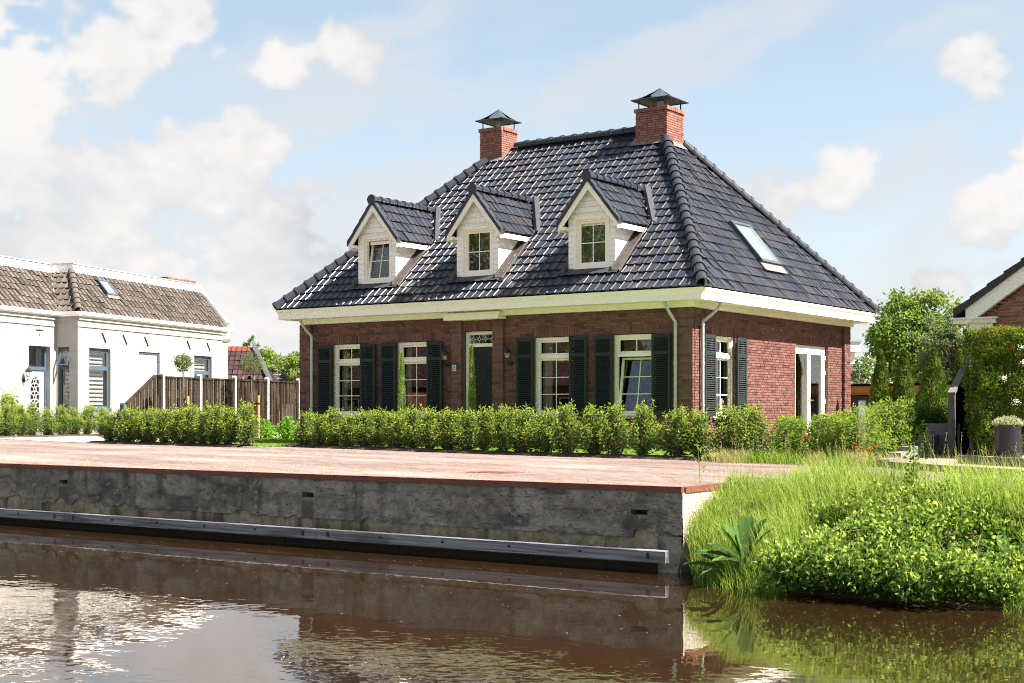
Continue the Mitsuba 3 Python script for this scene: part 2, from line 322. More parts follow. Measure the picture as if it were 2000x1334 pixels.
def lay(parent, F, rects, mats, weights, n_parts=0, depth=.10, rank=None, seed=3, stuff='brickwork', rough=.0022, off=0.):
    """bricks in frame F, standing from -depth to the face; the n_parts best ranked are parts, the rest one joined part"""
    r = np.random.default_rng(seed); m = r.choice(len(mats), len(rects), p=weights)
    A = np.array(rects); pick = set()
    if n_parts:
        w = A[:, 1] - A[:, 0]; s = rank(A) + np.where(w > .18, 0, 1e6)
        pick = set(np.argsort(s)[:n_parts].tolist())
    joined = [M() for _ in mats]
    for i, (a, b, p, q) in enumerate(rects):
        o = off + r.normal() * rough; mat = mats[m[i]]
        if i in pick:
            if mat not in UNIT_BRICK: UNIT_BRICK[mat] = mikit.ply(M().box(-.5, .5, -.5, .5, -.5, .5).mesh(), mat)
            B = F.m((a + b) / 2, o - depth / 2, (p + q) / 2) @ np.diag([b - a, depth, q - p, 1])
            scene[key(parent, 'brick')] = {**UNIT_BRICK[mat], 'to_world': T(B)}
        else:
            t = r.normal() * .0012
            v = np.array([[x, y + (t if x == a else -t) * (y > -.05), z] for x in (a, b) for y in (o - depth, o) for z in (p, q)])
            joined[m[i]].add(F(v), BOXF)
    pieces(parent, stuff, list(zip(joined, mats)), kind='stuff')
def panel(F, u0, u1, z0, z1, openings, d0, d1, grow=.004):
    """the wall behind the bricks, with its openings"""
    m = M(); op = [(a - grow, b + grow, p - grow, q + grow) for a, b, p, q in openings]
    us = sorted({u0, u1, *[min(max(x, u0), u1) for a, b, _, _ in op for x in (a, b)]}); zs = sorted({z0, z1, *[min(max(x, z0), z1) for _, _, a, b in op for x in (a, b)]})
    for a, b in zip(us, us[1:]):
        for p, q in zip(zs, zs[1:]):
            if not any(x0 < (a + b) / 2 < x1 and y0 < (p + q) / 2 < y1 for x0, x1, y0, y1 in op): m.box(a, b, d0, d1, p, q, F)
    return m

# ------------------------------------------------------------------ roof tiles
def tile_profile(w, roll=.030, k=11):
    u = np.r_[0, .03, .055, .085, .115, .145, .17, .40, .62, .85, 1.]; q = .17
    h = np.where(u < q, roll * np.sin(np.pi * np.clip(u / q, 0, 1)), 0) + np.where(u >= q, -.009 * np.sin(np.pi * (u - q) / (1 - q)), 0)
    return u * w, h
def tile_mesh(w, s, roll=.030, lift=.026, over=.05, thick=.030, k=11):
    """one interlocking tile in (u, out, slope): the roll on its left, its foot lifted over the course below"""
    u, h = tile_profile(w, roll, k); n = len(u)
    foot = np.c_[u, h + lift, np.full(n, 0.)]; head = np.c_[u, h, np.full(n, s + over)]; low = np.c_[u, h + lift - thick, np.full(n, .004)]
    v = np.vstack([low, foot, foot, head])
    i = np.arange(n - 1)
    f = np.vstack([np.stack([i, i + 1, i + 1 + n, i + n], 1), np.stack([i, i + 1, i + 1 + n, i + n], 1) + 2 * n])
    return v, np.vstack([f[:, [0, 1, 2]], f[:, [0, 2, 3]]])
def tile_field(parent, F, w, s, length, slope, left, right, mats, wts, holes=None, n_parts=0, rank=None, seed=1, roll=.019, k=11, lift=.036, name='roof_tile', flip=False, jit=.003, tilt=.020):
    """covers a roof face in frame F: left(s), right(s) bound each course; holes(u, s) -> True where no tile lies"""
    r = np.random.default_rng(seed); v0, f0 = tile_mesh(w, s, roll, lift, k=k)
    if flip: v0 = v0 * [-1, 1, 1] + [w, 0, 0]; f0 = f0[:, ::-1]
    joined = [M() for _ in mats]; full = []
    rows = int(math.ceil(slope / s))
    for i in range(rows):
        s0 = i * s; s1 = min(s0 + s, slope)
        for j in range(-1, int(length / w) + 2):
            u0 = j * w; lo, hi = left((s0 + s1) / 2), right((s0 + s1) / 2)
            if u0 + w < lo + .02 or u0 > hi - .02: continue
            if holes and holes(u0 + w / 2, s0 + s / 2): continue
            mi_ = r.choice(len(mats), p=wts); o = r.normal() * jit
            if u0 > max(left(s0), left(s1)) and u0 + w < min(right(s0), right(s1)) and s0 + s <= slope: full.append((u0, o, s0, mi_)); continue  # whole tiles
            v = v0 + [u0, o, s0]; v[:, 2] = np.minimum(v[:, 2], slope)
            L, R = np.array([left(x) for x in v[:, 2]]), np.array([right(x) for x in v[:, 2]])
            v[:, 0] = np.clip(v[:, 0], L, np.maximum(R, L)); joined[mi_].add(F(v), f0)
    full.sort(key=(lambda t: rank(F(np.array([t[0], 0, t[2]])))) if rank else (lambda t: 0))
    base = {}
    def wob():
        a, b = r.normal(size=2) * tilt; m = np.eye(4); m[:3, :3] = [[1, b, 0], [-b, 1, a], [0, -a, 1]]; return m
    for q, (u0, o, s0, mi_) in enumerate(full):
        if q < n_parts:
            if mi_ not in base: base[mi_] = mikit.ply((v0, f0), mats[mi_], 50)
            scene[key(parent, name)] = {**base[mi_], 'to_world': T(F.m(u0, o, s0) @ wob())}
        else: joined[mi_].add(F((v0 @ wob()[:3, :3].T) + [u0, o, s0]), f0)
    pieces(parent, 'tile_field', list(zip(joined, mats)), smooth=50, kind='stuff')
def cap_mesh(L, r=.115, k=9):
    """a half-round ridge or hip tile along x, with its raised collar"""
    a = np.linspace(-.12 * np.pi, 1.12 * np.pi, k); m = M()
    def ring(x, q): return np.c_[np.full(k, x), np.cos(a) * q, np.sin(a) * q]
    xs = [(-.03, r * 1.0), (-.03, r * 1.16), (.045, r * 1.16), (.05, r * 1.0), (L + .02, r * .90)]
    v = np.vstack([ring(x, q) for x, q in xs])
    i, j = np.meshgrid(np.arange(len(xs) - 1), np.arange(k - 1), indexing='ij')
    m.add(v, np.stack([i * k + j, (i + 1) * k + j, (i + 1) * k + j + 1, i * k + j + 1], -1).reshape(-1, 4))
    return m.mesh()
def cap_line(parent, a, b, mat, L=.34, r=.115, name='ridge_tile', skip=None):
    a, b = np.array(a, float), np.array(b, float); d = b - a; n = max(1, round(np.linalg.norm(d) / L)); Ls = np.linalg.norm(d) / n; x = d / np.linalg.norm(d)
    y = unit(np.cross([0, 0, 1.], x)); z = np.cross(x, y); one = mikit.ply(cap_mesh(Ls, r), mat, 40)
    for i in range(n):
        p = a + x * Ls * i
        if skip and skip(p + x * Ls / 2): continue
        m = np.eye(4); m[:3, 0], m[:3, 1], m[:3, 2], m[:3, 3] = x, y, z, p
        scene[key(parent, name)] = {**one, 'to_world': T(m)}

# ================================================================== THE SETTING
g = M()
g.add([[-900, -12., -.03], [5.9, -12., -.03], [5.9, 900, -.03], [-900, 900, -.03]], [[0, 1, 2, 3]])
g.add([[5.9, -10.9, -.03], [900, -10.9, -.03], [900, 900, -.03], [5.9, 900, -.03]], [[0, 1, 2, 3]])
struct('ground', g, 'mat_ground')
HC = [(-40, 2.4), (-23.4, 0.0), (-16.6, -2.1), (-10.3, -2.9), (-9.9, -2.05), (-9.2, -2.0), (-2.4, -3.75), (2.2, -4.5), (4.1, -5.0), (5.6, -5.4), (8.4, -7.6)]
struct('pavement', poly_sheet([(-40, -12.06), (5.93, -12.06), (5.93, -10.85), (12.6, -10.85)] + HC[::-1], 0.), 'mat_paver')
struct('driveway', poly_sheet([(-42, 2.6), (-23.5, 0.02), (-16.75, -2.02), (-16.9, 0), (-19.5, 6), (-24.5, 5.6), (-24.3, .7), (-42, 3.4)], .006), 'mat_drive')
struct('garden_path', poly_sheet([(-10.25, -2.85), (-9.95, -2.0), (-8.6, -1.75), (-8.6, -1.2), (-10.6, -1.65), (-11.2, -2.45)], .012), 'mat_drive')
lawn_pts = [(-16.9, -1.9), (-10.5, -2.6), (-9.9, -1.9), (-9.0, -1.6), (2.1, -4.0), (4.6, -4.6), (5, -2), (1.4, .2), (-.2, .1), (-12.3, .2), (-12.5, 4), (-17.3, 5.2), (-16.3, .4)]
struct('lawn', poly_sheet(lawn_pts, .004), 'mat_lawn')
def strip(pts, w, name, z=.03):
    p = np.array(pts, float); t = unit(np.gradient(p, axis=0)); nr = np.c_[-t[:, 1], t[:, 0]]; n = 90
    s = np.linspace(0, len(p) - 1, n); P = np.c_[[np.interp(s, range(len(p)), p[:, k]) for k in (0, 1)]].T; Nn = np.c_[[np.interp(s, range(len(p)), nr[:, k]) for k in (0, 1)]].T
    rows = []
    for q in np.linspace(-1, 1, 9):
        xy = P + Nn * (q * w)[..., None] if np.ndim(q) else P + Nn * q * w
        hgt = z * (1 - q * q) ** .5 + .012 * rng.random(n) - (.02 if abs(q) == 1 else 0)
        rows.append(np.c_[xy, hgt])
    v = np.vstack(rows); i, j = np.meshgrid(range(8), range(n - 1), indexing='ij')
    struct(name, M().add(v, np.stack([i * n + j, i * n + j + 1, (i + 1) * n + j + 1, (i + 1) * n + j], -1).reshape(-1, 4)), 'mat_soil', True)
strip([(-9.9, -1.5), (-2.4, -3.45), (2.2, -4.2), (5.4, -4.9)], .42, 'hedge_soil', .05)
strip([(-16.7, -1.75), (-10.4, -2.55)], .4, 'hedge_soil', .05)
strip([(-24.85, .7), (-25.1, 3.), (-25.25, 5.5)], .4, 'hedge_soil', .05)
# lawn grass: short blades, thick enough to be seen between the hedge stems
def blades(p, h, w, lean, r, bend=.5):
    n = len(p); a = r.random(n) * 2 * np.pi; d = np.c_[np.cos(a), np.sin(a), np.zeros(n)]; sd = np.c_[-np.sin(a), np.cos(a), np.zeros(n)] * (w / 2)[:, None]
    o1 = d * (lean * h * .35)[:, None] + [0, 0, 1] * (h * .55)[:, None]; o2 = d * (lean * h)[:, None] + [0, 0, 1] * (h * (1 - bend * lean * .6))[:, None]
    v = np.stack([p - sd, p + sd, p + o1 - sd * .8, p + o1 + sd * .8, p + o2], 1).reshape(-1, 3)
    f = (np.arange(n)[:, None, None] * 5 + np.array([[0, 1, 3], [0, 3, 2], [2, 3, 4]])).reshape(-1, 3)
    return v, f
from shapely.geometry import Polygon as Poly
import shapely
def scatter(poly, n, r):
    a, b, c, d = poly.bounds; out = np.empty((0, 2))
    while len(out) < n:
        q = np.c_[r.uniform(a, c, 2 * n), r.uniform(b, d, 2 * n)]; out = np.vstack([out, q[shapely.contains_xy(poly, q[:, 0], q[:, 1])]])
    return out[:n]
r = np.random.default_rng(11)
q = scatter(Poly(lawn_pts), 26000, r); q = np.vstack([q, scatter(Poly([(-16.6, -1.7), (-10.3, -2.5), (-9.4, -1.6), (-12.3, 0), (-16, 3)]), 14000, r)])
n = len(q); v, f = blades(np.c_[q, np.zeros(n)], r.uniform(.03, .075, n), np.full(n, .012), r.uniform(.1, .6, n), r)
struct('lawn_grass', trimesh.Trimesh(v, f, process=False), 'mat_grass', kind='stuff', label='short mown bright green lawn between the hedge, the fence and the brick house', cat='grass')
w = M(); w.add([[-260, -25.6, -.95], [320, -25.6, -.95], [320, -10.5, -.95], [-260, -10.5, -.95]], [[0, 1, 2, 3]]); struct('canal_water', w, 'mat_water')
# the grassy bank right of the quay, and the near bank under the camera
def bank_z(x, y):
    t = np.clip((-10.95 - y) / 1.85, 0, 1.4); return -.03 - .95 * (t ** 1.3) + .10 * (meshkit.fbm(np.stack([x * 1.3, y * 1.3, x * 0], -1), 4, 5) - .5) * np.clip(t * 4, 0, 1)
xs = np.linspace(5.9, 40, 260); ys = np.linspace(-13.3, -10.8, 30); X, Y = np.meshgrid(xs, ys)
X = X + .9 * np.maximum(0, -12.0 - Y)
Yw = Y - .22 * np.sin(X * .9) * np.clip((-10.95 - Y) / 1.8, 0, 1)
struct('canal_bank', M().add(np.stack([X, Yw, bank_z(X, Y)], -1).reshape(-1, 3), np.array([[i * 260 + j, i * 260 + j + 1, (i + 1) * 260 + j + 1, (i + 1) * 260 + j] for i in range(29) for j in range(259)])), 'mat_bank', True)
struct('near_bank', M().add([[-300, -24.9, -1.3], [320, -24.9, -1.3], [320, -25.5, -.78], [-300, -25.5, -.78], [320, -900, -.78], [-300, -900, -.78]], [[0, 3, 2, 1], [3, 5, 4, 2]]), 'mat_ground')

# ------------------------------------------------------------------ quay wall
qw = thing('quay_wall', 'weathered dark grey concrete quay wall with drain holes along the canal', 'quay wall')
notches = [(-9.8, -.24), (-4.72, -.245), (.34, -.275), (5.38, -.295)]
x = np.unique(np.round(np.r_[np.arange(-15, 5.935, .028), [s + e for s, _ in notches for e in (-.106, -.104, .104, .106)], 5.93], 4))
z = np.unique(np.round(np.r_[np.linspace(-.585, -.06, 20), [b + e for _, b in notches for e in (-.028, -.026, .026, .028)]], 4))
X, Z = np.meshgrid(x, z); P3 = np.stack([X, Z * 0, Z], -1)
e = meshkit.fbm(np.stack([x * 2.2, x * 0, x * 0 + 3], -1), 5, 8); rag = np.where(e > .56, (e - .56) * .48, 0) + .012 * meshkit.noise(np.stack([x * 30, x * 0, x * 0], -1), 4)
rag = np.where(x > 5.3, .05 + .06 * meshkit.noise(np.stack([x * 12, x * 0, x * 0], -1), 2), rag)
t = (Z + .06) / -.525
Zr = Z + rag[None] * np.clip(t * 2.2 - 1.2, 0, 1)
pock = np.clip(meshkit.noise(P3 * 26, 3) - .74, 0, 1) * .10 + np.clip(meshkit.noise(P3 * 9, 6) - .80, 0, 1) * .16
D3 = .010 * meshkit.fbm(P3 * 5, 4, 2) - pock
Yq = -12.075 - D3
for s, b in notches: Yq[(abs(X - s) < .105) & (abs(Z - b) < .027)] = -11.86
nx, nzz = len(x), len(z); idx = lambda i, j: i * nx + j
ff = np.array([[idx(i, j), idx(i, j + 1), idx(i + 1, j + 1), idx(i + 1, j)] for i in range(nzz - 1) for j in range(nx - 1)])
front = M().add(np.stack([X, Yq, Zr], -1).reshape(-1, 3), ff)
front.add(np.r_[np.stack([x, Yq[0], Zr[0]], -1), np.stack([x, x * 0 - 11.98, Zr[0]], -1)], [[j, j + nx, j + 1 + nx, j + 1] for j in range(nx - 1)])
# the end face, lit by the sun
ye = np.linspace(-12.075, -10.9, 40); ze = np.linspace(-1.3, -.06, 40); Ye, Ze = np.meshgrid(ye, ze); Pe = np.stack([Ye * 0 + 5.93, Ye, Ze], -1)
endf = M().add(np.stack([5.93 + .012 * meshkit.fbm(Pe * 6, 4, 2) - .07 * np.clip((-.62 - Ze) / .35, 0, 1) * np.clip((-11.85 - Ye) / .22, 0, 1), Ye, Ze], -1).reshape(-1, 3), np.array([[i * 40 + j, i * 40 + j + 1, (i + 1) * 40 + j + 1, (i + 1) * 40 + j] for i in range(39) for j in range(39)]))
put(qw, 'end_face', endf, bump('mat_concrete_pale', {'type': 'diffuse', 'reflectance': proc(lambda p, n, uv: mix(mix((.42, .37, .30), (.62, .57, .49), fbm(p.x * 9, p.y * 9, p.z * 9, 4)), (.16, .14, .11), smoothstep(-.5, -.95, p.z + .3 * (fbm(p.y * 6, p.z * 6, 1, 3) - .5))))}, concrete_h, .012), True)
put(qw, 'upper_wall', front, 'mat_concrete', True)
r = np.random.default_rng(4); xx = -15.
while xx < 5.6:
    wd = min(r.uniform(.85, 1.15), 5.62 - xx)
    if wd < .3: break
    b = M().box(xx + .003, xx + wd - .003, -12.045 - r.uniform(0, .008), -11.9, -1.5, -.36); put(qw, 'panel', b, 'mat_lowband'); xx += wd
xa = xx; nn = 26
vv = [[X0, Y0, Z0] for X0, Y0 in ((xa + .004, -12.07), (5.80, -12.075), (5.895, -12.03)) for Z0 in np.linspace(-1.5, -.55, nn)]
vv = np.array(vv); vv[:, 1] -= .03 * (meshkit.fbm(vv * 5, 4, 3) - .3); put(qw, 'footing', M().box(5.55, 5.86, -12.02, -11.2, -1.5, -.40), 'mat_lowband'); put(qw, 'corner_block', M().add(vv, [[a * nn + j, (a + 1) * nn + j, (a + 1) * nn + j + 1, a * nn + j + 1] for a in range(2) for j in range(nn - 1)]).add(
    vv[[nn - 1, 2 * nn - 1, 3 * nn - 1]] , [[0, 1, 2]]), 'mat_concrete', True)
xx = -15.1
for L in (3.3, 2.9, 3.05, 2.9, 3.0, 2.95, 2.93):
    e = min(xx + L, 5.945); b = M().box(xx + .002, e - .002, -12.098, -12.03, -.062, .006); put(qw, 'edge_strip', b, 'mat_rust'); xx += L
put(qw, 'edge_strip', M().box(5.91, 5.952, -12.026, -11.0, -.060, .006), 'mat_rust')
fr = thing('fender_rail', 'long weathered grey timber fender beam bolted along the foot of the quay wall', 'fender rail')
for a, b in ((-15, -9.6), (-9.6, -4.44), (-4.44, .67), (.67, 5.83)):
    n = 40; xs = np.linspace(a + .004, b - .004, n); v = []
    for i, X0 in enumerate(xs):
        k = .004 * meshkit.noise(np.array([X0 * 6, 0, 1.]), 3)
        v += [[X0, -12.285 + k, -.828 + k], [X0, -12.285 + k, -.700], [X0, -12.275, -.693 + k], [X0, -12.20, -.693 + k], [X0, -12.20, -.828]]
    f = [[i * 5 + j, (i + 1) * 5 + j, (i + 1) * 5 + (j + 1) % 5, i * 5 + (j + 1) % 5] for i in range(n - 1) for j in range(5)]
    m = M().add(v, f); m.add(np.array(v)[-5:], [[0, 1, 2, 3], [0, 3, 4, 4]]); m.add(np.array(v)[:5], [[0, 3, 2, 1], [0, 4, 3, 3]])
    put(fr, 'beam', m, 'mat_timber')
    for X0 in [a + .22, *np.linspace(a + 1.1, b - 1.1, 4), b - .22]:
        if X0 < -9: continue
        ed = min(abs(X0 - a), abs(X0 - b)) < .3
        put(fr, 'bolt', M().box(X0 - .015, X0 + .015, -12.297, -12.275, -.785 if ed else -.765, -.72 if ed else -.737), 'mat_black')
    for X0 in np.linspace(a + .5, b - .5, 4): put(fr, 'bracket', M().box(X0 - .06, X0 + .06, -12.205, -12.03, -.80, -.71), 'mat_black')

# ================================================================== THE BRICK HOUSE
XR, XL, YF, YB = -.58, -11.70, .60, 9.30        # wall faces
EZ, RZ, RY, RIN, LE, DE = 3.378, 4.40, 4.95, 3.62, 12.03, 9.92   # eave height, rise, ridge depth, hip inset, eave length, depth
house = thing('brick_house', 'brown brick house with a glossy black tiled hip roof, three white dormers and two chimneys', 'house')
FF, FS = Fr((0, YF, 0), (1, 0, 0)), Fr((XR, 0, 0), (0, 1, 0))
WIN = [-10.10, -8.03, -4.02, -1.95]
fop = [(c - .53, c + .53, .66, 2.50) for c in WIN] + [(-6.555, -5.672, .0, 2.70)]
fso = [(c - .60, c + .60, 2.50) for c in WIN] + [(-6.555, -5.672, 2.70)]
sop = [(1.62, 2.72, .62, 2.48), (6.02, 8.02, 0., 2.46)]; sso = [(1.55, 2.80, 2.48), (5.95, 8.10, 2.46)]
WT = 3.02
wall = put(house, 'wall', panel(FF, XL - .0, XR, 0, WT + .1, fop, -.3, -.012), 'mat_mortar')
near = lambda A, cx, cz: (A[:, 0] + A[:, 1]) / 2 * cx + np.abs((A[:, 2] + A[:, 3]) / 2 - 1.8) * cz
PIL = [(-11.70, -11.33), (-6.86, -6.555), (-5.672, -5.37), (-.88, -.505)]
fr_rects = brick_rects(XL, XR, 0, WT, fop + [(a, b, 0, WT) for a, b in PIL], fso, seed=2)
lay(wall, FF, fr_rects, BR, BW, 130, rank=lambda A: near(A, -1, .3), seed=5)
for k, (a, b) in enumerate(PIL):
    p = put(house, 'pilaster', M().box(a + .012, b - .012, .0, .066 , 0, WT, FF), 'mat_mortar')
    lay(p, FF, brick_rects(a, b, 0, WT, seed=20 + k), BR, BW, 24 if k == 3 else 0, depth=.085, rank=lambda A: -A[:, 2] * 0 + np.abs(A[:, 2] - 1.8), seed=30 + k, off=.072)
wall2 = put(house, 'wall', panel(FS, YF + .29, YB, 0, WT + .1, sop, -.3, -.012).box(.55, YF + .30, -.29, -.014, 0, WT, FS), 'mat_mortar')
lay(wall2, FS, brick_rects(.95, YB, 0, WT, sop + [(8.97, YB, 0, WT)], sso, seed=3), BR, BW, 110, rank=lambda A: near(A, 1, .3), seed=6)
for k, (a, b) in enumerate(((.64, .95), (8.97, 9.385))):
    p = put(house, 'pilaster', M().box(a + .012, b - .012, .0, .066, 0, WT, FS), 'mat_mortar')
    lay(p, FS, brick_rects(a, b, 0, WT, seed=40 + k, h=.15), BR, BW, 24 if k == 0 else 0, depth=.085, rank=lambda A: np.abs(A[:, 2] - 1.8), seed=50 + k, off=.075)
# rear and far walls, floor and rooms: seen through the panes
back = M().box(XL, XR, YB - .3, YB, 0, 3.1).box(XL, XL + .28, YF, YB, 0, 3.1); put(house, 'rear_wall', back, BR[1])
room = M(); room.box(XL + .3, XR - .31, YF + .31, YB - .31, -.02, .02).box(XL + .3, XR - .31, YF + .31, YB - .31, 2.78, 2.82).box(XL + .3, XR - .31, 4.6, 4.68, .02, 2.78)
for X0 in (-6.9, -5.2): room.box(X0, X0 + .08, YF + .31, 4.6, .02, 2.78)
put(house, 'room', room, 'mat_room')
put(house, 'plinth', M().box(XL - .03, XR - .004, YF - .02, YF + .1, -.05, .10).box(XR - .1, XR + .035, YF + .1, YB, -.05, .10), 'mat_stone')

def grid_window(parent, F, c, hw, z0, z1, zt=None, deep=-.06, nu=2, nz=3, tilt=0., mat='mat_cream', fw=.065, sill=True, pane='mat_pane', bars=True, name='window'):
    """frame, sashes with panes and glazing bars; zt: the transom; tilt: the lower sash leans in (degrees)"""
    w = key(parent, name) if parent and parent.count('__') == 0 else None
    pre, nm = (w, lambda s: s) if w else (parent, lambda s: 'window_' + s)
    f = M(); a, b = c - hw, c + hw
    f.box(a, a + fw, deep - .09, deep, z0, z1, F).box(b - fw, b, deep - .09, deep, z0, z1, F).box(a + fw, b - fw, deep - .09, deep - .002, z1 - fw, z1, F).box(a + fw, b - fw, deep - .09, deep - .002, z0, z0 + fw, F)
    if zt: f.box(a + fw, b - fw, deep - .09, deep + .010, zt - .035, zt + .035, F)
    put(pre, nm('frame'), f, mat)
    cells = [(z0 + fw, (zt - .035) if zt else z1 - fw, nz, tilt)] + ([(zt + .035, z1 - fw, 1, 0)] if zt else [])
    for p, q, k, tl in cells:
        s = M(); sw = .045; dd = deep - .028
        x0, x1 = a + fw + .003, b - fw - .003; p0, q0 = p + .003, q - .003
        if tl:
            tt = math.radians(tl)
            G = lambda v, F=F, p0=p0, dd=dd, tt=tt: F(np.stack([np.asarray(v)[..., 0], dd + (np.asarray(v)[..., 1] - dd) * math.cos(tt) - (np.asarray(v)[..., 2] - p0) * math.sin(tt), p0 + (np.asarray(v)[..., 2] - p0) * math.cos(tt)], -1))
        else: G = F
        s.box(x0, x0 + sw, dd - .05, dd, p0, q0, G).box(x1 - sw, x1, dd - .05, dd, p0, q0, G).box(x0 + sw, x1 - sw, dd - .05, dd, p0, p0 + sw, G).box(x0 + sw, x1 - sw, dd - .05, dd, q0 - sw, q0, G)
        put(pre, nm('sash'), s, mat)
        gl = M(); gl.add(G(np.array([[x0 + sw, dd - .03, p0 + sw], [x1 - sw, dd - .03, p0 + sw], [x1 - sw, dd - .03, q0 - sw], [x0 + sw, dd - .03, q0 - sw]])), [[0, 1, 2, 3]])
        put(pre, nm('pane'), gl, pane)
        if bars:
            iw, ih = x1 - x0 - 2 * sw, q0 - p0 - 2 * sw
            for i in range(1, nu): u = x0 + sw + iw * i / nu; put(pre, nm('glazing_bar'), M().box(u - .009, u + .009, dd - .028, dd - .014, p0 + sw, q0 - sw, G), mat)
            for j in range(1, k): zz = p0 + sw + ih * j / k; put(pre, nm('glazing_bar'), M().box(x0 + sw, x1 - sw, dd - .027, dd - .012, zz - .009, zz + .009, G), mat)
    if sill: put(pre, nm('sill'), M().box(a - .04, b + .04, deep - .05, .05, z0 - .055, z0 - .004, F), 'mat_stone')
    return w
def curtain(parent, F, u0, u1, z0, z1, d, mat='mat_curtain', folds=6):
    u = np.linspace(u0, u1, folds * 8); dd = d + .03 * np.sin(np.linspace(0, folds * 2 * np.pi, len(u)))
    v = np.vstack([np.c_[u, dd, u * 0 + zz] for zz in (z0, z1)]); n = len(u)
    put(parent, 'curtain', M().add(F(v), [[i, i + 1, i + 1 + n, i + n] for i in range(n - 1)]), mat, True)
for i, c in enumerate(WIN):
    w = grid_window(house, FF, c, .53, .72, 2.49, 2.05, tilt=9 if i == 3 else 0)
    for s in (-1, 1):
        if i == 3 and s < 0: continue
        curtain(w, FF, c + s * .50, c + s * (.34 if i != 2 else .26), .05, 2.6, -.34)
w = grid_window(house, FS, 2.17, .55, .70, 2.47, 2.03); curtain(w, FS, 2.48, 2.70, .05, 2.6, -.40); put(w, 'curtain', M().box(1.7, 2.65, -.44, -.43, 1.72, 2.45, FS), 'mat_curtain')
labels[w] = {'label': 'window in the sunlit side wall with two white vases behind it'}
for y in (1.98, 2.36):
    pf = [(.045, 0), (.055, .04), (.035, .16), (.05, .30), (.052, .31)]
    k = thing('vase', f'cream vase on the sill inside the side window, {"left" if y < 2.1 else "right"} one', 'vase')
    an = np.linspace(0, 2 * np.pi, 13)[:-1]; v = np.vstack([np.c_[-.78 + q * np.cos(an), y + q * np.sin(an), np.full(12, .795 + z)] for q, z in pf])
    scene[k] = mikit.ply(M().add(v, [[a * 12 + j, a * 12 + (j + 1) % 12, (a + 1) * 12 + (j + 1) % 12, (a + 1) * 12 + j] for a in range(4) for j in range(12)]).mesh(), 'mat_vase', True)
    scene[k]['bsdf'] = {'type': 'ref', 'id': 'mat_vase'}
def shutter(F, u0, u1, z0, z1, mat='mat_shutter', d=.085):
    s = key(house, 'shutter'); t = .038; st = .062; zm = z0 + (z1 - z0) * .765
    f = M().box(u0, u0 + st, d, d + t, z0, z1, F).box(u1 - st, u1, d, d + t, z0, z1, F)
    for p, q in ((z0, z0 + .10), (zm - .035, zm + .035), (z1 - .085, z1)): f.box(u0 + st, u1 - st, d, d + t - .002, p, q, F)
    f.box(u0 + .03, u0 + .10, -.02, d, z0 + .3, z0 + .33, F).box(u0 + .03, u0 + .10, -.02, d, z1 - .3, z1 - .27, F)
    put(s, 'frame', f, mat)
    one = M(); L = u1 - u0 - 2 * st
    v = np.array([[x, y, z] for x in (-L / 2, L / 2) for y in (-.004, .004) for z in (-.030, .030)]); cs, sn = math.cos(.80), math.sin(.80)
    v = np.c_[v[:, 0], v[:, 1] * cs - v[:, 2] * sn, v[:, 1] * sn + v[:, 2] * cs]; sl = mikit.ply(M().add(v, BOXF).mesh(), mat)
    for p, q in ((z0 + .10, zm - .035), (zm + .035, z1 - .085)):
        n = max(2, round((q - p) / .047))
        for i in range(n): scene[key(s, 'slat')] = {**sl, 'to_world': T(F.m((u0 + u1) / 2, d + t / 2, p + (q - p) * (i + .5) / n))}
    return s
for a, b in ((-11.05, -10.57), (-9.63, -9.16), (-8.98, -8.51), (-7.55, -7.09), (-4.965, -4.50), (-3.545, -3.085), (-2.90, -2.43), (-1.465, -1.01)): shutter(FF, a, b, .74, 2.48)
shutter(FS, 1.02, 1.52, .71, 2.47); shutter(FS, 2.58, 3.06, .71, 2.46)
# front door: transom light with leaded pattern, panelled leaf with a grille
d = key(house, 'door'); a, b = -6.555, -5.672
f = M().box(a, a + .075, -.22, -.12, 0, 2.69, FF).box(b - .075, b, -.22, -.12, 0, 2.69, FF).box(a + .075, b - .075, -.22, -.122, 2.615, 2.69, FF).box(a + .075, b - .075, -.22, -.115, 2.33, 2.41, FF)
put(d, 'frame', f, 'mat_cream')
put(d, 'transom_pane', M().add(FF(np.array([[a + .075, -.18, 2.41], [b - .075, -.18, 2.41], [b - .075, -.18, 2.615], [a + .075, -.18, 2.615]])), [[0, 1, 2, 3]]), 'mat_pane')
ld = M(); L0, L1 = a + .075, b - .075
for k in range(4):
    cx_ = L0 + (L1 - L0) * (k + .5) / 4; h = .045
    for p, q in (((-h, 0), (0, h)), ((0, h), (h, 0)), ((h, 0), (0, -h)), ((0, -h), (-h, 0)), ((0, h), (0, .10)), ((0, -h), (0, -.10)), ((h, 0), ((L1 - L0) / 8, 0)), ((-h, 0), (-(L1 - L0) / 8, 0))):
        ld.tube(FF(np.array([[cx_ + p[0], -.172, 2.512 + p[1]], [cx_ + q[0], -.172, 2.512 + q[1]]])), .006, 5)
put(d, 'leaded_light', ld, 'mat_white')
lf = M().box(L0, L1, -.20, -.16, .02, 2.33, FF); put(d, 'leaf', lf, 'mat_door')
fx0, fx1 = L0 + .13, L1 - .10
for p, q in ((.25, .92), (1.22, 1.96)):
    put(d, 'panel', M().box(fx0, fx1, -.16, -.15, p, q, FF), 'mat_door')
    put(d, 'moulding', M().box(fx0 - .03, fx1 + .03, -.16, -.125, q, q + .035, FF).box(fx0 - .03, fx0, -.16, -.135, p, q, FF).box(fx1, fx1 + .03, -.16, -.135, p, q, FF).box(fx0 - .03, fx1 + .03, -.16, -.13, p - .03, p, FF), 'mat_door')
gr = M()
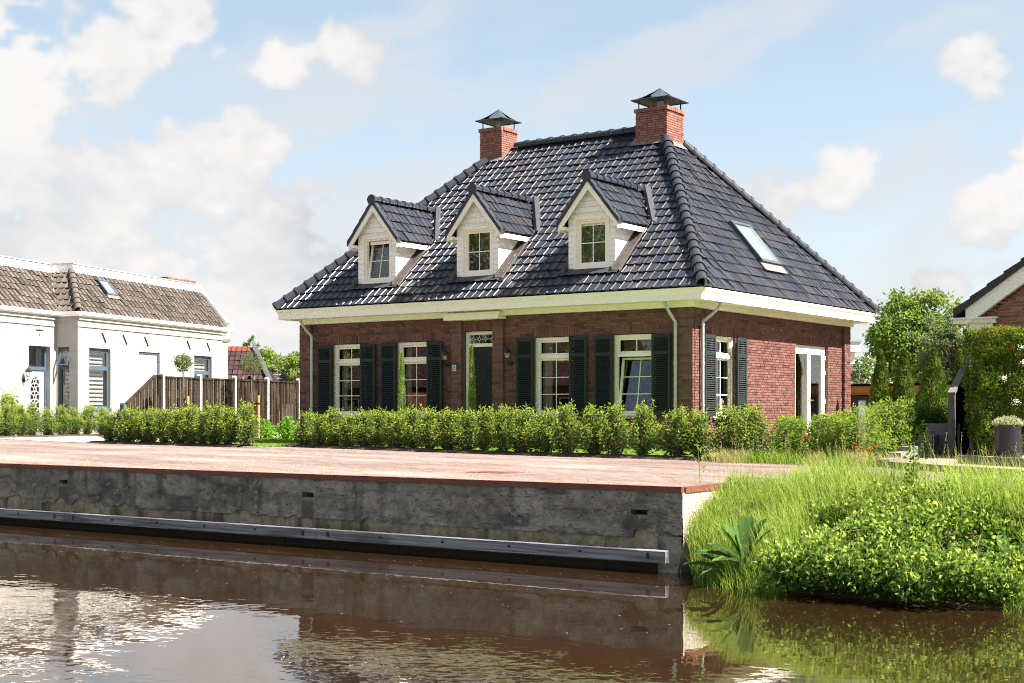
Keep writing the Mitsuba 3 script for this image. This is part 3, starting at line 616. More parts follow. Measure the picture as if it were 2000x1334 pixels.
for k in range(12):
    u = fx0 + .03 + (fx1 - fx0 - .06) * k / 11; zz = np.linspace(1.27, 1.91, 40)
    gr.tube(FF(np.c_[u + .012 * np.sin(zz * 60 + np.pi * (k % 2)), zz * 0 - .135, zz]), .0035, 4)
th = np.linspace(0, 2 * np.pi, 20)
for rr in (.05, .09): gr.tube(FF(np.c_[(fx0 + fx1) / 2 + rr * np.cos(th), th * 0 - .128, 1.60 + rr * 1.3 * np.sin(th)]), .006, 5)
put(d, 'grille', gr, 'mat_zinc_dark')
put(d, 'handle', M().tube(FF(np.array([[L1 - .05, -.12, 1.06], [L1 - .05, -.10, 1.12], [L1 - .05, -.12, 1.18]])), .012, 6), 'mat_black')
# cream beam over the entrance
put(house, 'entrance_beam', M().box(-6.90, -5.33, -.05, .31, 2.945, 3.10, FF).box(-6.93, -5.30, -.05, .32, 3.04, 3.104, FF), 'mat_cream')
# side garden doors
d = key(house, 'garden_door'); labels[d] = {'label': 'white glazed double garden door in the sunlit side wall'}
a, b = 6.04, 8.0; f = M().box(a, a + .07, -.17, -.07, 0, 2.45, FS).box(b - .07, b, -.17, -.07, 0, 2.45, FS).box(a + .07, b - .07, -.17, -.072, 2.36, 2.45, FS); put(d, 'frame', f, 'mat_white')
for k in (0, 1):
    p, q = (a + .075, (a + b) / 2 - .004) if k == 0 else ((a + b) / 2 + .004, b - .075); sw = .115
    put(d, 'leaf', M().box(p, p + sw, -.155, -.085, .03, 2.355, FS).box(q - sw, q, -.155, -.085, .03, 2.355, FS).box(p + sw, q - sw, -.155, -.087, .03, .24, FS).box(p + sw, q - sw, -.155, -.087, 2.24, 2.355, FS), 'mat_white')
    put(d, 'pane', M().add(FS(np.array([[p + sw, -.12, .24], [q - sw, -.12, .24], [q - sw, -.12, 2.24], [p + sw, -.12, 2.24]])), [[0, 1, 2, 3]]), 'mat_pane')
for s in (-.07, .07):
    u = (a + b) / 2 + s; put(d, 'handle', M().box(u - .018, u + .018, -.085, -.072, .98, 1.20, FS).tube(FS(np.array([[u, -.08, 1.10], [u, -.035, 1.10], [u - .12 * np.sign(s) * -1, -.035, 1.10]])), .010, 6), 'mat_steel')
for zz in (.35, 1.02, 1.75, 2.12): put(d, 'hinge', M().box(b - .06, b + .012, -.085, -.052, zz, zz + .10, FS), 'mat_white')
curtain(d, FS, a + .1, a + .45, .05, 2.6, -.5); curtain(d, FS, b - .5, b - .1, .05, 2.6, -.5)
# eaves: moulded gutter, soffit and frieze on all four sides, mitred
def around(prof):
    """a profile (out from the eave corner line, height) swept round the house eaves"""
    n = len(prof); c = [(-LE, 0), (0, 0), (0, DE), (-LE, DE)]; sg = [(-1, -1), (1, -1), (1, 1), (-1, 1)]; v = []
    for (X0, Y0), (sx, sy) in zip(c, sg): v += [[X0 + sx * o, Y0 + sy * o, zz] for o, zz in prof]
    return M().add(v, [[k * n + j, ((k + 1) % 4) * n + j, ((k + 1) % 4) * n + (j + 1) % n, k * n + (j + 1) % n] for k in range(4) for j in range(n)])
og = [(.0, EZ), (.0, EZ - .018), (-.012, EZ - .03)] + [(-.012 - .040 * (1 - math.cos(t)) / 2 * 2 * .5, EZ - .03 - .085 * t / math.pi) for t in np.linspace(.3, math.pi, 7)] + [(-.055, EZ - .125), (-.055, EZ - .243), (-.16, EZ - .243), (-.16, EZ - .05), (-.05, EZ - .05), (-.03, EZ)]
put(house, 'gutter', around(og), 'mat_cream', 30)
put(house, 'soffit', around([(-.14, EZ - .235), (-.14, EZ - .215), (-.6, EZ - .215), (-.6, EZ - .235)]), 'mat_cream')
put(house, 'frieze', around([(-.455, WT - .0), (-.455, EZ - .236), (-.50, EZ - .236), (-.50, WT + .03), (-.60, WT + .03), (-.6, WT)]), 'mat_cream')
# downpipes
for F, u, du, lab in ((FF, -.879, -.10, None), (FF, -11.22, -.13, None), (FS, .868, .30, None)):
    dd, z0 = .135, EZ - .24
    pts = [(u + du, .40, z0), (u + du, .40, z0 - .06), (u + du * .5, .28, 2.88), (u, dd, 2.72), (u, dd, 2.6), (u, dd, .02)]
    p = key(house, 'downpipe'); put(p, 'pipe', M().tube(F(np.array(pts)), .036, 12), 'mat_zinc', 50)
    for zz in (2.66, 1.85, .95): put(p, 'bracket', M().tube(F(np.array([[u, dd, zz - .02], [u, dd, zz + .02]])), .043, 12).box(u - .012, u + .012, 0.0, dd, zz - .01, zz + .01, F), 'mat_zinc')
# ------------------------------------------------------------------ roof
SF, SS = math.hypot(RZ, RY), math.hypot(RZ, RIN)
A0, B0, C0, D0 = np.array([-LE, 0, EZ]), np.array([0, 0, EZ]), np.array([0, DE, EZ]), np.array([-LE, DE, EZ])
R0, R1 = np.array([-LE + RIN, RY, EZ + RZ]), np.array([-RIN, RY, EZ + RZ])
roof = put(house, 'roof', M().add([A0, B0, C0, D0, R0, R1], np.array([[0, 1, 5], [0, 5, 4], [1, 2, 5], [2, 3, 4], [2, 4, 5], [3, 0, 4]])), 'mat_underlay')
pr('mat_roof_tile_c', (.036, .035, .040), .26, .32)
TM, TW = ['mat_roof_tile', 'mat_roof_tile_b', 'mat_roof_tile_c'], [.55, .25, .20]
RF = Fp(A0 + [0, -.0, .02], (1, 0, 0), (0, RY, RZ)); RS = Fp(B0 + [0, 0, .02], (0, 1, 0), (-RIN, 0, RZ))
DORM = [(-9.20, .615), (-6.16, .63), (-3.05, .63)]; DW, DWZ = .60, 4.98
cosF = RY / SF
def dorm_hole(u, s):
    X0, Y0 = -LE + u, s * cosF
    return any(abs(X0 - c) < DW + .16 + .10 * 0 and y0 - .13 < Y0 < 1.93 - 0.0 or (abs(X0 - c) < (3.02 - Y0) * .72 and 1.85 < Y0 < 3.0) for c, y0 in DORM)
rk = lambda P: np.linalg.norm(np.ravel(P) - CAM)
tile_field(roof, RF, .205, .30, LE, SF, lambda s: RIN * s / SF, lambda s: LE - RIN * s / SF, TM, TW, dorm_hole, 120, rk, 1)
tile_field(roof, RS, .205, .30, DE, SS, lambda s: RY * s / SS, lambda s: DE - (DE - RY) * s / SS, TM, TW, lambda u, s: 3.95 < u < 5.2 and .95 < s < 2.55 and False, 100, rk, 2)
up = np.array([0, 0, .075])
CH = [(-3.72, 4.95), (-8.62, 4.95)]
inch = lambda p: any(abs(p[0] - x) < .46 and abs(p[1] - y) < .46 for x, y in CH)
cap_line(roof, R1 + up, R0 + up, 'mat_roof_tile', .36, .12, skip=inch)
for a, b in ((B0, R1), (C0, R1), (A0, R0), (D0, R0)):
    cap_line(roof, a + up * .8 + (b - a) * .004, b + up, 'mat_roof_tile_b', .33, .125, 'hip_tile', skip=inch)
put(roof, 'far_covering', M().add(np.array([C0, D0, R0, R1, A0]) + [0, 0, .05], np.array([[0, 1, 2], [0, 2, 3], [1, 4, 2]])), 'mat_roof_tile')
# chimneys
for k, (X0, Y0) in enumerate(CH):
    c = key(house, 'chimney'); hz = .44 if k == 0 else .36; hx = hz; z0, zt = 7.1, 8.29 if k == 0 else 8.36
    put(c, 'core', M().box(X0 - hx + .012, X0 + hx - .012, Y0 - hx + .012, Y0 + hx - .012, z0 - .5, zt - .04), 'mat_chimney_mortar')
    for q, (o, u) in enumerate((((X0 - hx, Y0 - hx, 0), (1, 0, 0)), ((X0 + hx, Y0 - hx, 0), (0, 1, 0)), ((X0 + hx, Y0 + hx, 0), (-1, 0, 0)), ((X0 - hx, Y0 + hx, 0), (0, -1, 0)))):
        G = Fr(o, u); e = .09 if q % 2 else 0.
        lay(c, G, brick_rects(e, 2 * hx - e, z0 - .3, zt - .10, seed=60 + q, c=.0585), BO, [.45, .35, .2], 0, seed=70 + q, depth=.09, rough=.0015)
        lay(c, G, brick_rects(-.03 if not q % 2 else .07, 2 * hx + .03 if not q % 2 else 2 * hx - .07, zt - .10, zt, c=.10, seed=64 + q, L=.1, h=.1, joint=.008), BO, [.45, .35, .2], 0, seed=74 + q, depth=.10, off=.03, rough=.001, stuff='brick_cap')
    put(c, 'top_slab', M().box(X0 - hx + .05, X0 + hx - .05, Y0 - hx + .05, Y0 + hx - .05, zt - .05, zt - .004), 'mat_concrete_post')
    put(c, 'flue', M().tube([[X0 + .02, Y0, zt - .04], [X0 + .02, Y0, zt + .34]], .09, 14), 'mat_concrete_post', 40)
    for a in (-1, 1):
        for b in (-1, 1): put(c, 'cowl_post', M().tube([[X0 + a * (hx - .06), Y0 + b * (hx - .06), zt - .03], [X0 + a * (hx - .06), Y0 + b * (hx - .06), zt + .25]], .016, 6), 'mat_zinc_dark')
    e = hx + .085; n = 9; tt = np.linspace(0, 1, n); v = []
    for t in tt:
        s = e * (1 - t); zz = zt + .215 + .34 * (.50 * t + .50 * t ** 2.0); v += [[X0 + a * s, Y0 + b * s, zz] for a, b in ((-1, -1), (1, -1), (1, 1), (-1, 1))]
    cw = M().add(v, [[i * 4 + j, i * 4 + (j + 1) % 4, (i + 1) * 4 + (j + 1) % 4, (i + 1) * 4 + j] for i in range(n - 1) for j in range(4)])
    cw.add([[X0 - e, Y0 - e, zt + .215], [X0 + e, Y0 - e, zt + .215], [X0 + e, Y0 + e, zt + .215], [X0 - e, Y0 + e, zt + .215]], [[0, 1, 2, 3]])
    lip = M()
    for a, b in (((-1, -1), (1, -1)), ((1, -1), (1, 1)), ((1, 1), (-1, 1)), ((-1, 1), (-1, -1))): lip.tube([[X0 + a[0] * e, Y0 + a[1] * e, zt + .21], [X0 + b[0] * e, Y0 + b[1] * e, zt + .21]], .014, 6)
    put(c, 'cowl', cw, 'mat_zinc_dark', 35); put(c, 'cowl_rim', lip, 'mat_zinc_dark')
    # lead apron dressed over the tiles
    e = hx + .11; zr = lambda x, y: min(EZ + RZ * y / RY, EZ + RZ * (DE - y) / (DE - RY), EZ - RZ * x / RIN, EZ + RZ * (x + LE) / RIN) + .085
    n = 12; xs_ = np.linspace(-e, e, n); v = [[X0 + a, Y0 + b, zr(X0 + a, Y0 + b)] for a in xs_ for b in xs_]
    put(c, 'flashing', M().add(v, [[i * n + j, (i + 1) * n + j, (i + 1) * n + j + 1, i * n + j + 1] for i in range(n - 1) for j in range(n - 1)]), 'mat_flashing')
# dormers
for k, (X0, y0) in enumerate(DORM):
    d = key(house, 'dormer'); zb = EZ + RZ * y0 / RY + .03; FD = Fr((X0, y0, 0), (1, 0, 0)); ap = DWZ - .09 + .80 * 1.235 + .06 - .04
    labels[d] = {'label': ['left dormer with its window tilted open', 'middle dormer with white boards', 'right dormer nearest the hip'][k]}
    core = M()
    core.prism([(-DW + .02, zb), (DW - .02, zb), (DW - .02, ap - DW * 1.235), (0, ap - .02), (-DW + .02, ap - DW * 1.235)], -.09, -.075, FD)
    whx = .40; wz0, wz1 = zb + .06, zb + 1.10
    # front boards left, right and above the window, then the gable
    bz = np.arange(zb, ap + .2, .125)
    for p in bz:
        q = p + .119
        for s in (-1, 1):
            if p < wz1 + .06:
                put(d, 'board', M().box(*((-DW, -whx - .05) if s < 0 else (whx + .05, DW)), -.04, 0, p, min(q, wz1 + .06), FD), 'mat_board')
        if q > wz1 + .07:
            p2 = max(p, wz1 + .07); ha = lambda zz: min(DW, (ap - zz) / 1.235)
            if p2 < ap - .03: put(d, 'board', M().prism([(-ha(p2), p2), (ha(p2), p2), (ha(min(q, ap)), min(q, ap)), (-ha(min(q, ap)), min(q, ap))], -.04, -.004, FD), 'mat_board')
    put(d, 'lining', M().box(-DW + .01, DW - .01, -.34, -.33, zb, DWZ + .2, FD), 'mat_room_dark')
    tr = M().box(-whx - .06, -whx, -.06, .012, wz0 - .06, wz1 + .07, FD).box(whx, whx + .06, -.06, .012, wz0 - .06, wz1 + .07, FD).box(-whx, whx, -.06, .014, wz1, wz1 + .07, FD).box(-whx - .06, whx + .06, -.06, .02, zb - .01, wz0, FD).box(-whx - .10, whx + .10, -.03, .035, wz1 + .07, wz1 + .095, FD)
    put(d, 'window_trim', tr, 'mat_cream')
    grid_window(d, FD, 0, whx, wz0, wz1, None, deep=-.03 if k else -.045, nz=2, tilt=10 if k == 0 else 0, fw=.04, sill=False)
    if k != 1: put(d, 'window_blind', M().box(-whx + .08, whx - .08, -.15, -.13, wz1 - .13, wz1 - .05, FD), 'mat_white')
    # side boards, cut along the roof slope
    for s in (-1, 1):
        G = Fr((X0 + s * DW, y0, 0), (0, s, 0)); sy = lambda zz: (zz - EZ) * RY / RZ - y0
        for p in bz:
            q = min(p + .119, DWZ + .08)
            if p > DWZ: break
            a1, a2 = max(sy(p), .02), max(sy(q), .05); pg = [(0, p), (a1, p), (a2, q), (0, q)]
            if s < 0: pg = [(-a, b) for a, b in pg][::-1]
            put(d, 'side_board', M().prism(pg, -.03, 0., G), 'mat_board')
        L = max(sy(DWZ), .2)
        # flashing up the cheek and out on the tiles
        n = 14; tt = np.linspace(-.12, 1.0, n); v = []
        for t in tt:
            yy = y0 + t * 1.25; zz = EZ + RZ * yy / RY + .075 + .008 * math.sin(t * 40)
            v += [[X0 + s * (DW + .004), yy, zz + .10], [X0 + s * (DW + .006), yy, zz + .008], [X0 + s * (DW + .19), yy, zz + .004], [X0 + s * (DW + .20), yy, zz - .03]]
        put(d, 'flashing', M().add(v, [[i * 4 + j, (i + 1) * 4 + j, (i + 1) * 4 + j + 1, i * 4 + j + 1] for i in range(n - 1) for j in range(3)]), 'mat_cheek_lead')
    n = 30; xs_ = np.linspace(-DW - .16, DW + .16, n); v = []
    for x_ in xs_:
        wv = .010 * math.sin(x_ * 2 * math.pi / .205)
        v += [[X0 + x_, y0 + .01, zb + .03], [X0 + x_, y0 - .03, zb - .0], [X0 + x_, y0 - .20 + wv, EZ + RZ * (y0 - .20) / RY + .085 + wv]]
    put(d, 'lead_apron', M().add(v, [[i * 3 + j, (i + 1) * 3 + j, (i + 1) * 3 + j + 1, i * 3 + j + 1] for i in range(n - 1) for j in range(2)]), 'mat_lead')
    # little saddle roof
    ov, fo, pitch = .80, .17, 1.235          # half width at the eave, overhang in front, rise/run
    rz = DWZ - .09 + ov * pitch + .06; ry1 = (rz - EZ) * RY / RZ; ry0 = (rz - ov * pitch - EZ) * RY / RZ
    und = M()
    for s in (-1, 1): und.add([[X0, y0 - fo, rz], [X0 + s * ov, y0 - fo, rz - ov * pitch], [X0 + s * ov, ry0, rz - ov * pitch], [X0, ry1, rz]], [[0, 1, 2, 3]])
    rf = put(d, 'roof', und, 'mat_underlay')
    sof = M()
    for s in (-1, 1): sof.add([[X0, y0 - fo + .01, rz - .03], [X0 + s * (ov - .03), y0 - fo + .01, rz - (ov - .03) * pitch - .03], [X0 + s * (ov - .03), y0 + .02, rz - (ov - .03) * pitch - .03], [X0, y0 + .02, rz - .03]], [[0, 1, 2, 3]])
    put(d, 'soffit', sof, 'mat_cream')
    sl = math.hypot(ov, ov * pitch)
    for s in (-1, 1):
        e0 = np.array([X0 + s * ov, y0 - fo, rz - ov * pitch]) + np.array([0, 0, .012])
        # tiles of a dormer are parts of the dormer
        if s > 0: G = Fp(e0, (0, 1, 0), (-ov, 0, ov * pitch)); lf_, rt_ = (lambda t: .10), (lambda t: ry0 - y0 + fo + (ry1 - ry0) * t / sl)
        else: G = Fp([X0 - ov, ry1, e0[2]], (0, -1, 0), (ov, 0, ov * pitch)); lf_, rt_ = (lambda t: (ry1 - ry0) * (1 - t / sl)), (lambda t: ry1 - y0 + fo - .10)
        tile_field(d, G, .19, sl / 4.0, ry1 - y0 + fo, sl, lf_, rt_, TM, TW, None, 26 if s > 0 else 0, rk, 80 + k, roof_k := .018)
        # barge board, verge tiles and eaves soffit
        pg = [(s * (ov - .03), rz - ov * pitch - .16), (s * (ov - .03), rz - ov * pitch + .02), (0, rz - .02), (0, rz - .235)]
        put(d, 'barge_board', M().prism(pg if s < 0 else pg[::-1], fo - .035, fo + .0, FD), 'mat_cream')
        for j in range(4):
            t0, t1 = j / 4 * sl, (j + 1) / 4 * sl + .03; c = lambda t, o: (s * (ov - ov * t / sl), rz - ov * pitch * (1 - t / sl) + o)
            lift = .03 - .0; pgv = [c(t0, -.05), c(t0, .075), c(t1, .05), c(t1, -.05)]
            put(d, 'verge_tile', M().prism(pgv if s > 0 else pgv[::-1], fo - .14, fo + .03, FD), 'mat_roof_tile_b')
        put(d, 'eave_board', M().box(*sorted((X0 + s * DW, X0 + s * (ov - .02))), y0 - fo + .02, ry0 + .05, rz - ov * pitch - .10, rz - ov * pitch - .03).box(*sorted((X0 + s * (ov - .045), X0 + s * (ov - .02))), y0 - fo + .02, ry0 + .02, rz - ov * pitch - .14, rz - ov * pitch - .028), 'mat_cream')
        # valley lead standing up along the junction
        a_, b_ = np.array([X0 + s * (ov + .04), ry0 + .02, rz - ov * pitch + .06]), np.array([X0 + s * .02, ry1 + .02, rz + .10]); tv = np.linspace(0, 1, 12)[:, None]; ln = a_ + (b_ - a_) * tv
        v = np.vstack([ln + [0, -.03, -.05], ln + [s * .03, .02, .085], ln + [s * .16, .05, .03]]); put(d, 'valley_flashing', M().add(v, [[q * 12 + i, q * 12 + i + 1, (q + 1) * 12 + i + 1, (q + 1) * 12 + i] for q in range(2) for i in range(11)]), 'mat_lead')
    cap_line(d, (X0, y0 - fo, rz + .055), (X0, ry1 - .05, rz + .055), 'mat_roof_tile', .30, .095)
    put(d, 'ridge_end', M().tube([[X0, y0 - fo - .055, rz + .05], [X0, y0 - fo - .02, rz + .05]], .125, 22), 'mat_roof_tile_b')
# skylight on the side slope
FK = RS; s0, s1, u0, u1 = .95 + .12, 2.38, 4.18, 5.24
k = key(house, 'skylight')
f = M()
for a, b, p, q in ((u0, u0 + .07, s0, s1), (u1 - .07, u1, s0, s1), (u0 + .07, u1 - .07, s0, s0 + .09), (u0 + .07, u1 - .07, s1 - .09, s1)): f.box(a, b, .0, .125, p, q, FK)
put(k, 'frame', f, 'mat_zinc_dark'); put(k, 'inner_frame', M().box(u0 + .07, u0 + .10, 0, .118, s0 + .09, s1 - .09, FK).box(u1 - .10, u1 - .07, 0, .118, s0 + .09, s1 - .09, FK), 'mat_zinc')
put(k, 'pane', M().box(u0 + .10, u1 - .10, .06, .10, s0 + .09, s1 - .09, FK), srf('mat_skylight_glass', {'type': 'twosided', 'bsdf': {'type': 'roughplastic', 'alpha': .06, 'int_ior': 2.2, 'diffuse_reflectance': {'type': 'rgb', 'value': [.16, .20, .22]}}}))
put(k, 'flashing', M().box(u0 - .08, u1 + .08, .055, .075, s0 - .24, s0, FK), 'mat_flashing')
# house number and lanterns
k = thing('number_plate', 'small grey house number plate on the brick pilaster left of the front door', 'sign'); G = Fr((-6.70, .456, 1.84), (1, 0, 0))
put(k, 'plate', M().box(-.055, .055, -.002, .008, -.075, .075, G), 'mat_zinc'); put(k, 'mark', M().box(-.012, .016, .008, .011, .01, .045, G).box(-.03, -.005, .008, .011, -.045, -.02, G), 'mat_black')
def lantern(name, label, F, u, z, d0, s=1., hang=False):
    k = thing(name, label, 'lantern'); H = lambda v: F(np.asarray(v, float) * s + [u, d0, z])
    put(k, 'wall_plate', M().tube(H([[0, 0, -.17], [0, .02, -.17]]), .05 * s, 12).tube(H([[0, .01, -.17], [0, .10, -.19], [0, .15, -.13], [0, .15, -.075]]), .014 * s, 6), 'mat_black')
    def hexa(rz): 
        a = np.arange(6) * np.pi / 3; return np.array([[q * np.cos(t), .15 + q * np.sin(t), zz] for q, zz in rz for t in a])
    rz = [(.045, -.08), (.05, -.07), (.05, -.065)]; f = [[i * 6 + j, i * 6 + (j + 1) % 6, (i + 1) * 6 + (j + 1) % 6, (i + 1) * 6 + j] for i in range(8) for j in range(6)]
    put(k, 'base', M().add(H(hexa(rz)), f[:12]), 'mat_black')
    put(k, 'glass', M().add(H(hexa([(.048, -.065), (.078, .05)])), f[:6]), 'mat_lantern_glass')
    br = M()
    for t in np.arange(6) * np.pi / 3: br.tube(H([[.048 * np.cos(t), .15 + .048 * np.sin(t), -.065], [.078 * np.cos(t), .15 + .078 * np.sin(t), .05]]), .005 * s, 4)
    put(k, 'bars', br, 'mat_black')
    put(k, 'cap', M().add(H(hexa([(.095, .045), (.095, .055), (.07, .10), (.03, .145), (.012, .155), (.016, .175), (.004, .20)])), f[:36]), 'mat_black')
    put(k, 'candle', M().tube(H([[0, .15, -.06], [0, .15, .01]]), .014 * s, 8), 'mat_white')
lantern('wall_lantern', 'black wall lantern left of the front door beside a dark shutter', FF, -6.97, 2.11, .0, 1.1)
lantern('wall_lantern', 'black wall lantern right of the front door', FF, -5.18, 2.11, .0, 1.1)

# ================================================================== THE WHITE HOUSE
WC, WD, WN = np.array([-26.20, 5.07, 0]), np.array([-.304, .953, 0]), np.array([.953, .304, 0])
FW, FL, FB = Fr(WC, WD), Fr(WC - .85 * WN, WD), Fr(WC - .85 * WN, WN)     # right front, recessed left front, short return facing the canal
wh = thing('white_house', 'old limewashed white house with grey brown tiled mansard roof on the left', 'house')
EW, RW, SB, WL = 4.19, 5.72, 1.28, 10.46
op = [(.66, 1.96, .92, 3.0), (3.80, 5.22, .9, 2.99), (7.76, 9.14, .95, 3.0)]; opl = [(-1.50, -.36, .05, 3.0)]; opb = [(.06, .62, .95, 3.0)]
wl = panel(FW, 0, WL, 0, EW - .1, op, -.35, 0); wl2 = panel(FL, -12, -.35, 0, EW - .1, opl, -.35, 0); wl3 = panel(FB, 0, .85, 0, EW - .1, opb, -.35, -.002)
for m in (wl2, wl3):
    for v, f in zip(m.v, m.f): wl.add(v, f - f.min())
wl.box(-.35, 0, -.3, 0, 0, EW - .1, FL).box(WL - .3, WL, -9, -.34, 0, EW, FW)
put(wh, 'wall', wl, 'mat_limewash')
co = M()
for F, a, b in ((FW, -.03, WL), (FL, -12, .0), (FB, .03, .88)):
    co.box(a, b, .003, .035, 3.70, 3.78, F).box(a, b, .003, .05, 3.93, 3.97, F)
put(wh, 'cornice', co, 'mat_limewash')
gt = M()
for F, a, b in ((FW, -.16, WL + .1), (FL, -12, -.02), (FB, .0, 1.01)): gt.box(a, b, .0, .05, EW - .14, EW - .09, F).box(a, b, .0, .13, EW - .09, EW - .02, F).box(a, b, .09, .14, EW - .03, EW + .02, F)
put(wh, 'gutter', gt, 'mat_white')
def pane_quad(F, a, b, p, q, d): return M().add(F(np.array([[a, d, p], [b, d, p], [b, d, q], [a, d, q]])), [[0, 1, 2, 3]])
def slate_window(F, a, b, z0, z1, zt, blind, deep=-.10, ajar=False):
    w = key(wh, 'window'); t = .075; f = M()
    f.box(a, a + t, deep - .1, deep, z0, z1, F).box(b - t, b, deep - .1, deep, z0, z1, F).box(a + t, b - t, deep - .1, deep - .002, z1 - t, z1, F).box(a + t, b - t, deep - .1, deep - .002, z0, z0 + t, F).box(a + t, b - t, deep - .1, deep + .01, zt - .05, zt + .05, F).box(a - .04, b + .04, -.05, .05, z0 - .07, z0 - .003, F)
    put(w, 'frame', f, 'mat_slate'); put(w, 'pane', pane_quad(F, a + t, b - t, z0 + t, zt - .05, deep - .05), 'mat_pane')
    if ajar:
        th_ = math.radians(24); zh = z1 - t
        G = lambda v: F(np.stack([np.asarray(v)[..., 0], deep + .02 + (zh - np.asarray(v)[..., 2]) * math.sin(th_) + np.asarray(v)[..., 1], zh - (zh - np.asarray(v)[..., 2]) * math.cos(th_)], -1))
        x0, x1, p, q = a + t, b - t, zt + .03, z1 - t - .005
        put(w, 'open_sash', M().box(x0, x0 + .05, 0, .045, p, q, G).box(x1 - .05, x1, 0, .045, p, q, G).box(x0 + .05, x1 - .05, 0, .045, p, p + .05, G).box(x0 + .05, x1 - .05, 0, .045, q - .05, q, G), 'mat_slate')
        put(w, 'pane', pane_quad(G, x0 + .05, x1 - .05, p + .05, q - .05, .02), 'mat_pane')
    else:
        put(w, 'sash', M().box(a + t, a + t + .045, deep - .03, deep + .012, zt + .05, z1 - t, F).box(b - t - .045, b - t, deep - .03, deep + .012, zt + .05, z1 - t, F).box(a + t + .045, b - t - .045, deep - .03, deep + .010, zt + .05, zt + .095, F).box(a + t + .045, b - t - .045, deep - .03, deep + .010, z1 - t - .045, z1 - t, F), 'mat_slate')
        put(w, 'pane', pane_quad(F, a + t, b - t, zt + .05, z1 - t, deep - .02), 'mat_pane')
    bk = put(w, 'backing', M().box(a + .02, b - .02, deep - .36, deep - .32, z0, z1, F), 'mat_window_dark')
    if blind:
        zz = z0 + .12
        while zz < z1 - .12: put(w, 'blind_slat', M().box(a + t, b - t, deep - .18, deep - .16, zz, zz + .085, F), 'mat_blind'); zz += .145
    return w
slate_window(FW, .66, 1.96, .92, 3.0, 2.30, True); slate_window(FW, 7.76, 9.14, .95, 3.0, 2.32, True)
w = slate_window(FB, .06, .62, .95, 3.0, 2.30, True, ajar=True); labels[w] = {'label': 'narrow window in the short return wall with its top sash propped open'}
b = key(wh, 'blocked_window'); labels[b] = {'label': 'bricked up and whitewashed window opening with a slate blue frame'}
put(b, 'frame', M().box(3.80, 3.87, -.2, -.04, .9, 2.99, FW).box(5.15, 5.22, -.2, -.04, .9, 2.99, FW).box(3.87, 5.15, -.2, -.042, 2.92, 2.99, FW), 'mat_slate'); put(b, 'infill', M().box(3.87, 5.15, -.2, -.07, .9, 2.92, FW), 'mat_limewash')
d = key(wh, 'door'); a, bb = -1.50, -.36
put(d, 'frame', M().box(a, a + .07, -.28, -.16, .05, 3.0, FL).box(bb - .07, bb, -.28, -.16, .05, 3.0, FL).box(a + .07, bb - .07, -.28, -.162, 2.93, 3.0, FL).box(a + .07, bb - .07, -.28, -.15, 2.20, 2.32, FL), 'mat_slate')
put(d, 'transom_pane', pane_quad(FL, a + .07, bb - .07, 2.32, 2.93, -.22), 'mat_pane'); put(d, 'backing', M().box(a, bb, -.6, -.56, .05, 3, FL), 'mat_room')
cu, hw_ = (a + bb) / 2, .24; an = np.linspace(0, np.pi, 14)
hole = np.r_[[[cu + hw_, .62]], np.c_[cu + hw_ * np.cos(an), 1.72 + .26 * np.sin(an)], [[cu - hw_, .62]]]
lp = __import__('shapely').Polygon([(a + .07, .05), (bb - .07, .05), (bb - .07, 2.20), (a + .07, 2.20)], [hole.tolist()])
lm = trimesh.creation.extrude_polygon(lp, .045, engine='earcut'); lv = np.asarray(lm.vertices); put(d, 'leaf', M().add(FL(np.c_[lv[:, 0], -.24 + lv[:, 2], lv[:, 1]]), lm.faces), 'mat_door_grey')
put(d, 'arch_moulding', M().tube(FL(np.c_[hole[:, 0], hole[:, 0] * 0 - .185, hole[:, 1]]), .02, 6), 'mat_door_grey')
put(d, 'glass_backing', M().box(cu - hw_ - .02, cu + hw_ + .02, -.26, -.25, .6, 2.0, FL), 'mat_window_dark')
gr = M(); th = np.linspace(0, 2 * np.pi, 14)
for i, zz in enumerate(np.arange(.76, 1.95, .265)):
    gr.tube(FL(np.c_[cu + .065 * np.cos(th), th * 0 - .19, zz + .072 * np.sin(th)]), .012, 5)
    for s in (-1, 1):
        gr.tube(FL(np.array([[cu + s * .05, -.19, zz + .05], [cu + s * .12, -.19, zz + .08], [cu + s * hw_, -.19, zz + .13]])), .012, 5); gr.tube(FL(np.array([[cu + s * .05, -.19, zz - .05], [cu + s * .12, -.19, zz - .08], [cu + s * hw_, -.19, zz - .13]])), .012, 5)
    gr.tube(FL(np.array([[cu, -.19, zz + .07], [cu, -.19, zz + .193]])), .011, 5)
put(d, 'grille', gr, 'mat_white')
put(wh, 'step', M().box(a - .3, bb + .2, .0, .4, 0, .12, FL), 'mat_stone')
for u in (1.39, 2.71, 4.13, 7.17, 8.71):
    v = np.array([[u, .005, 3.55], [u + .06, .005, 3.55], [u + .30, .005, 3.22], [u + .24, .005, 3.22]]); v2 = v.copy(); v2[:, 1] = .03
    put(wh, 'wall_anchor', M().add(FW(np.vstack([v, v2])), [[0, 1, 2, 3], [4, 7, 6, 5], [0, 3, 7, 4], [1, 5, 6, 2], [0, 4, 5, 1], [3, 2, 6, 7]]), 'mat_black')
put(wh, 'wall_anchor', M().box(-3.2, -3.14, .004, .03, 3.2, 3.5, FL), 'mat_black')
for z0, u0, u1 in ((3.52, -1.15, -.75), (3.36, -.98, -.92)): put(wh, 'wall_anchor', M().box(u0, u1, .003, .02, z0, z0 + .035, FL), 'mat_black')
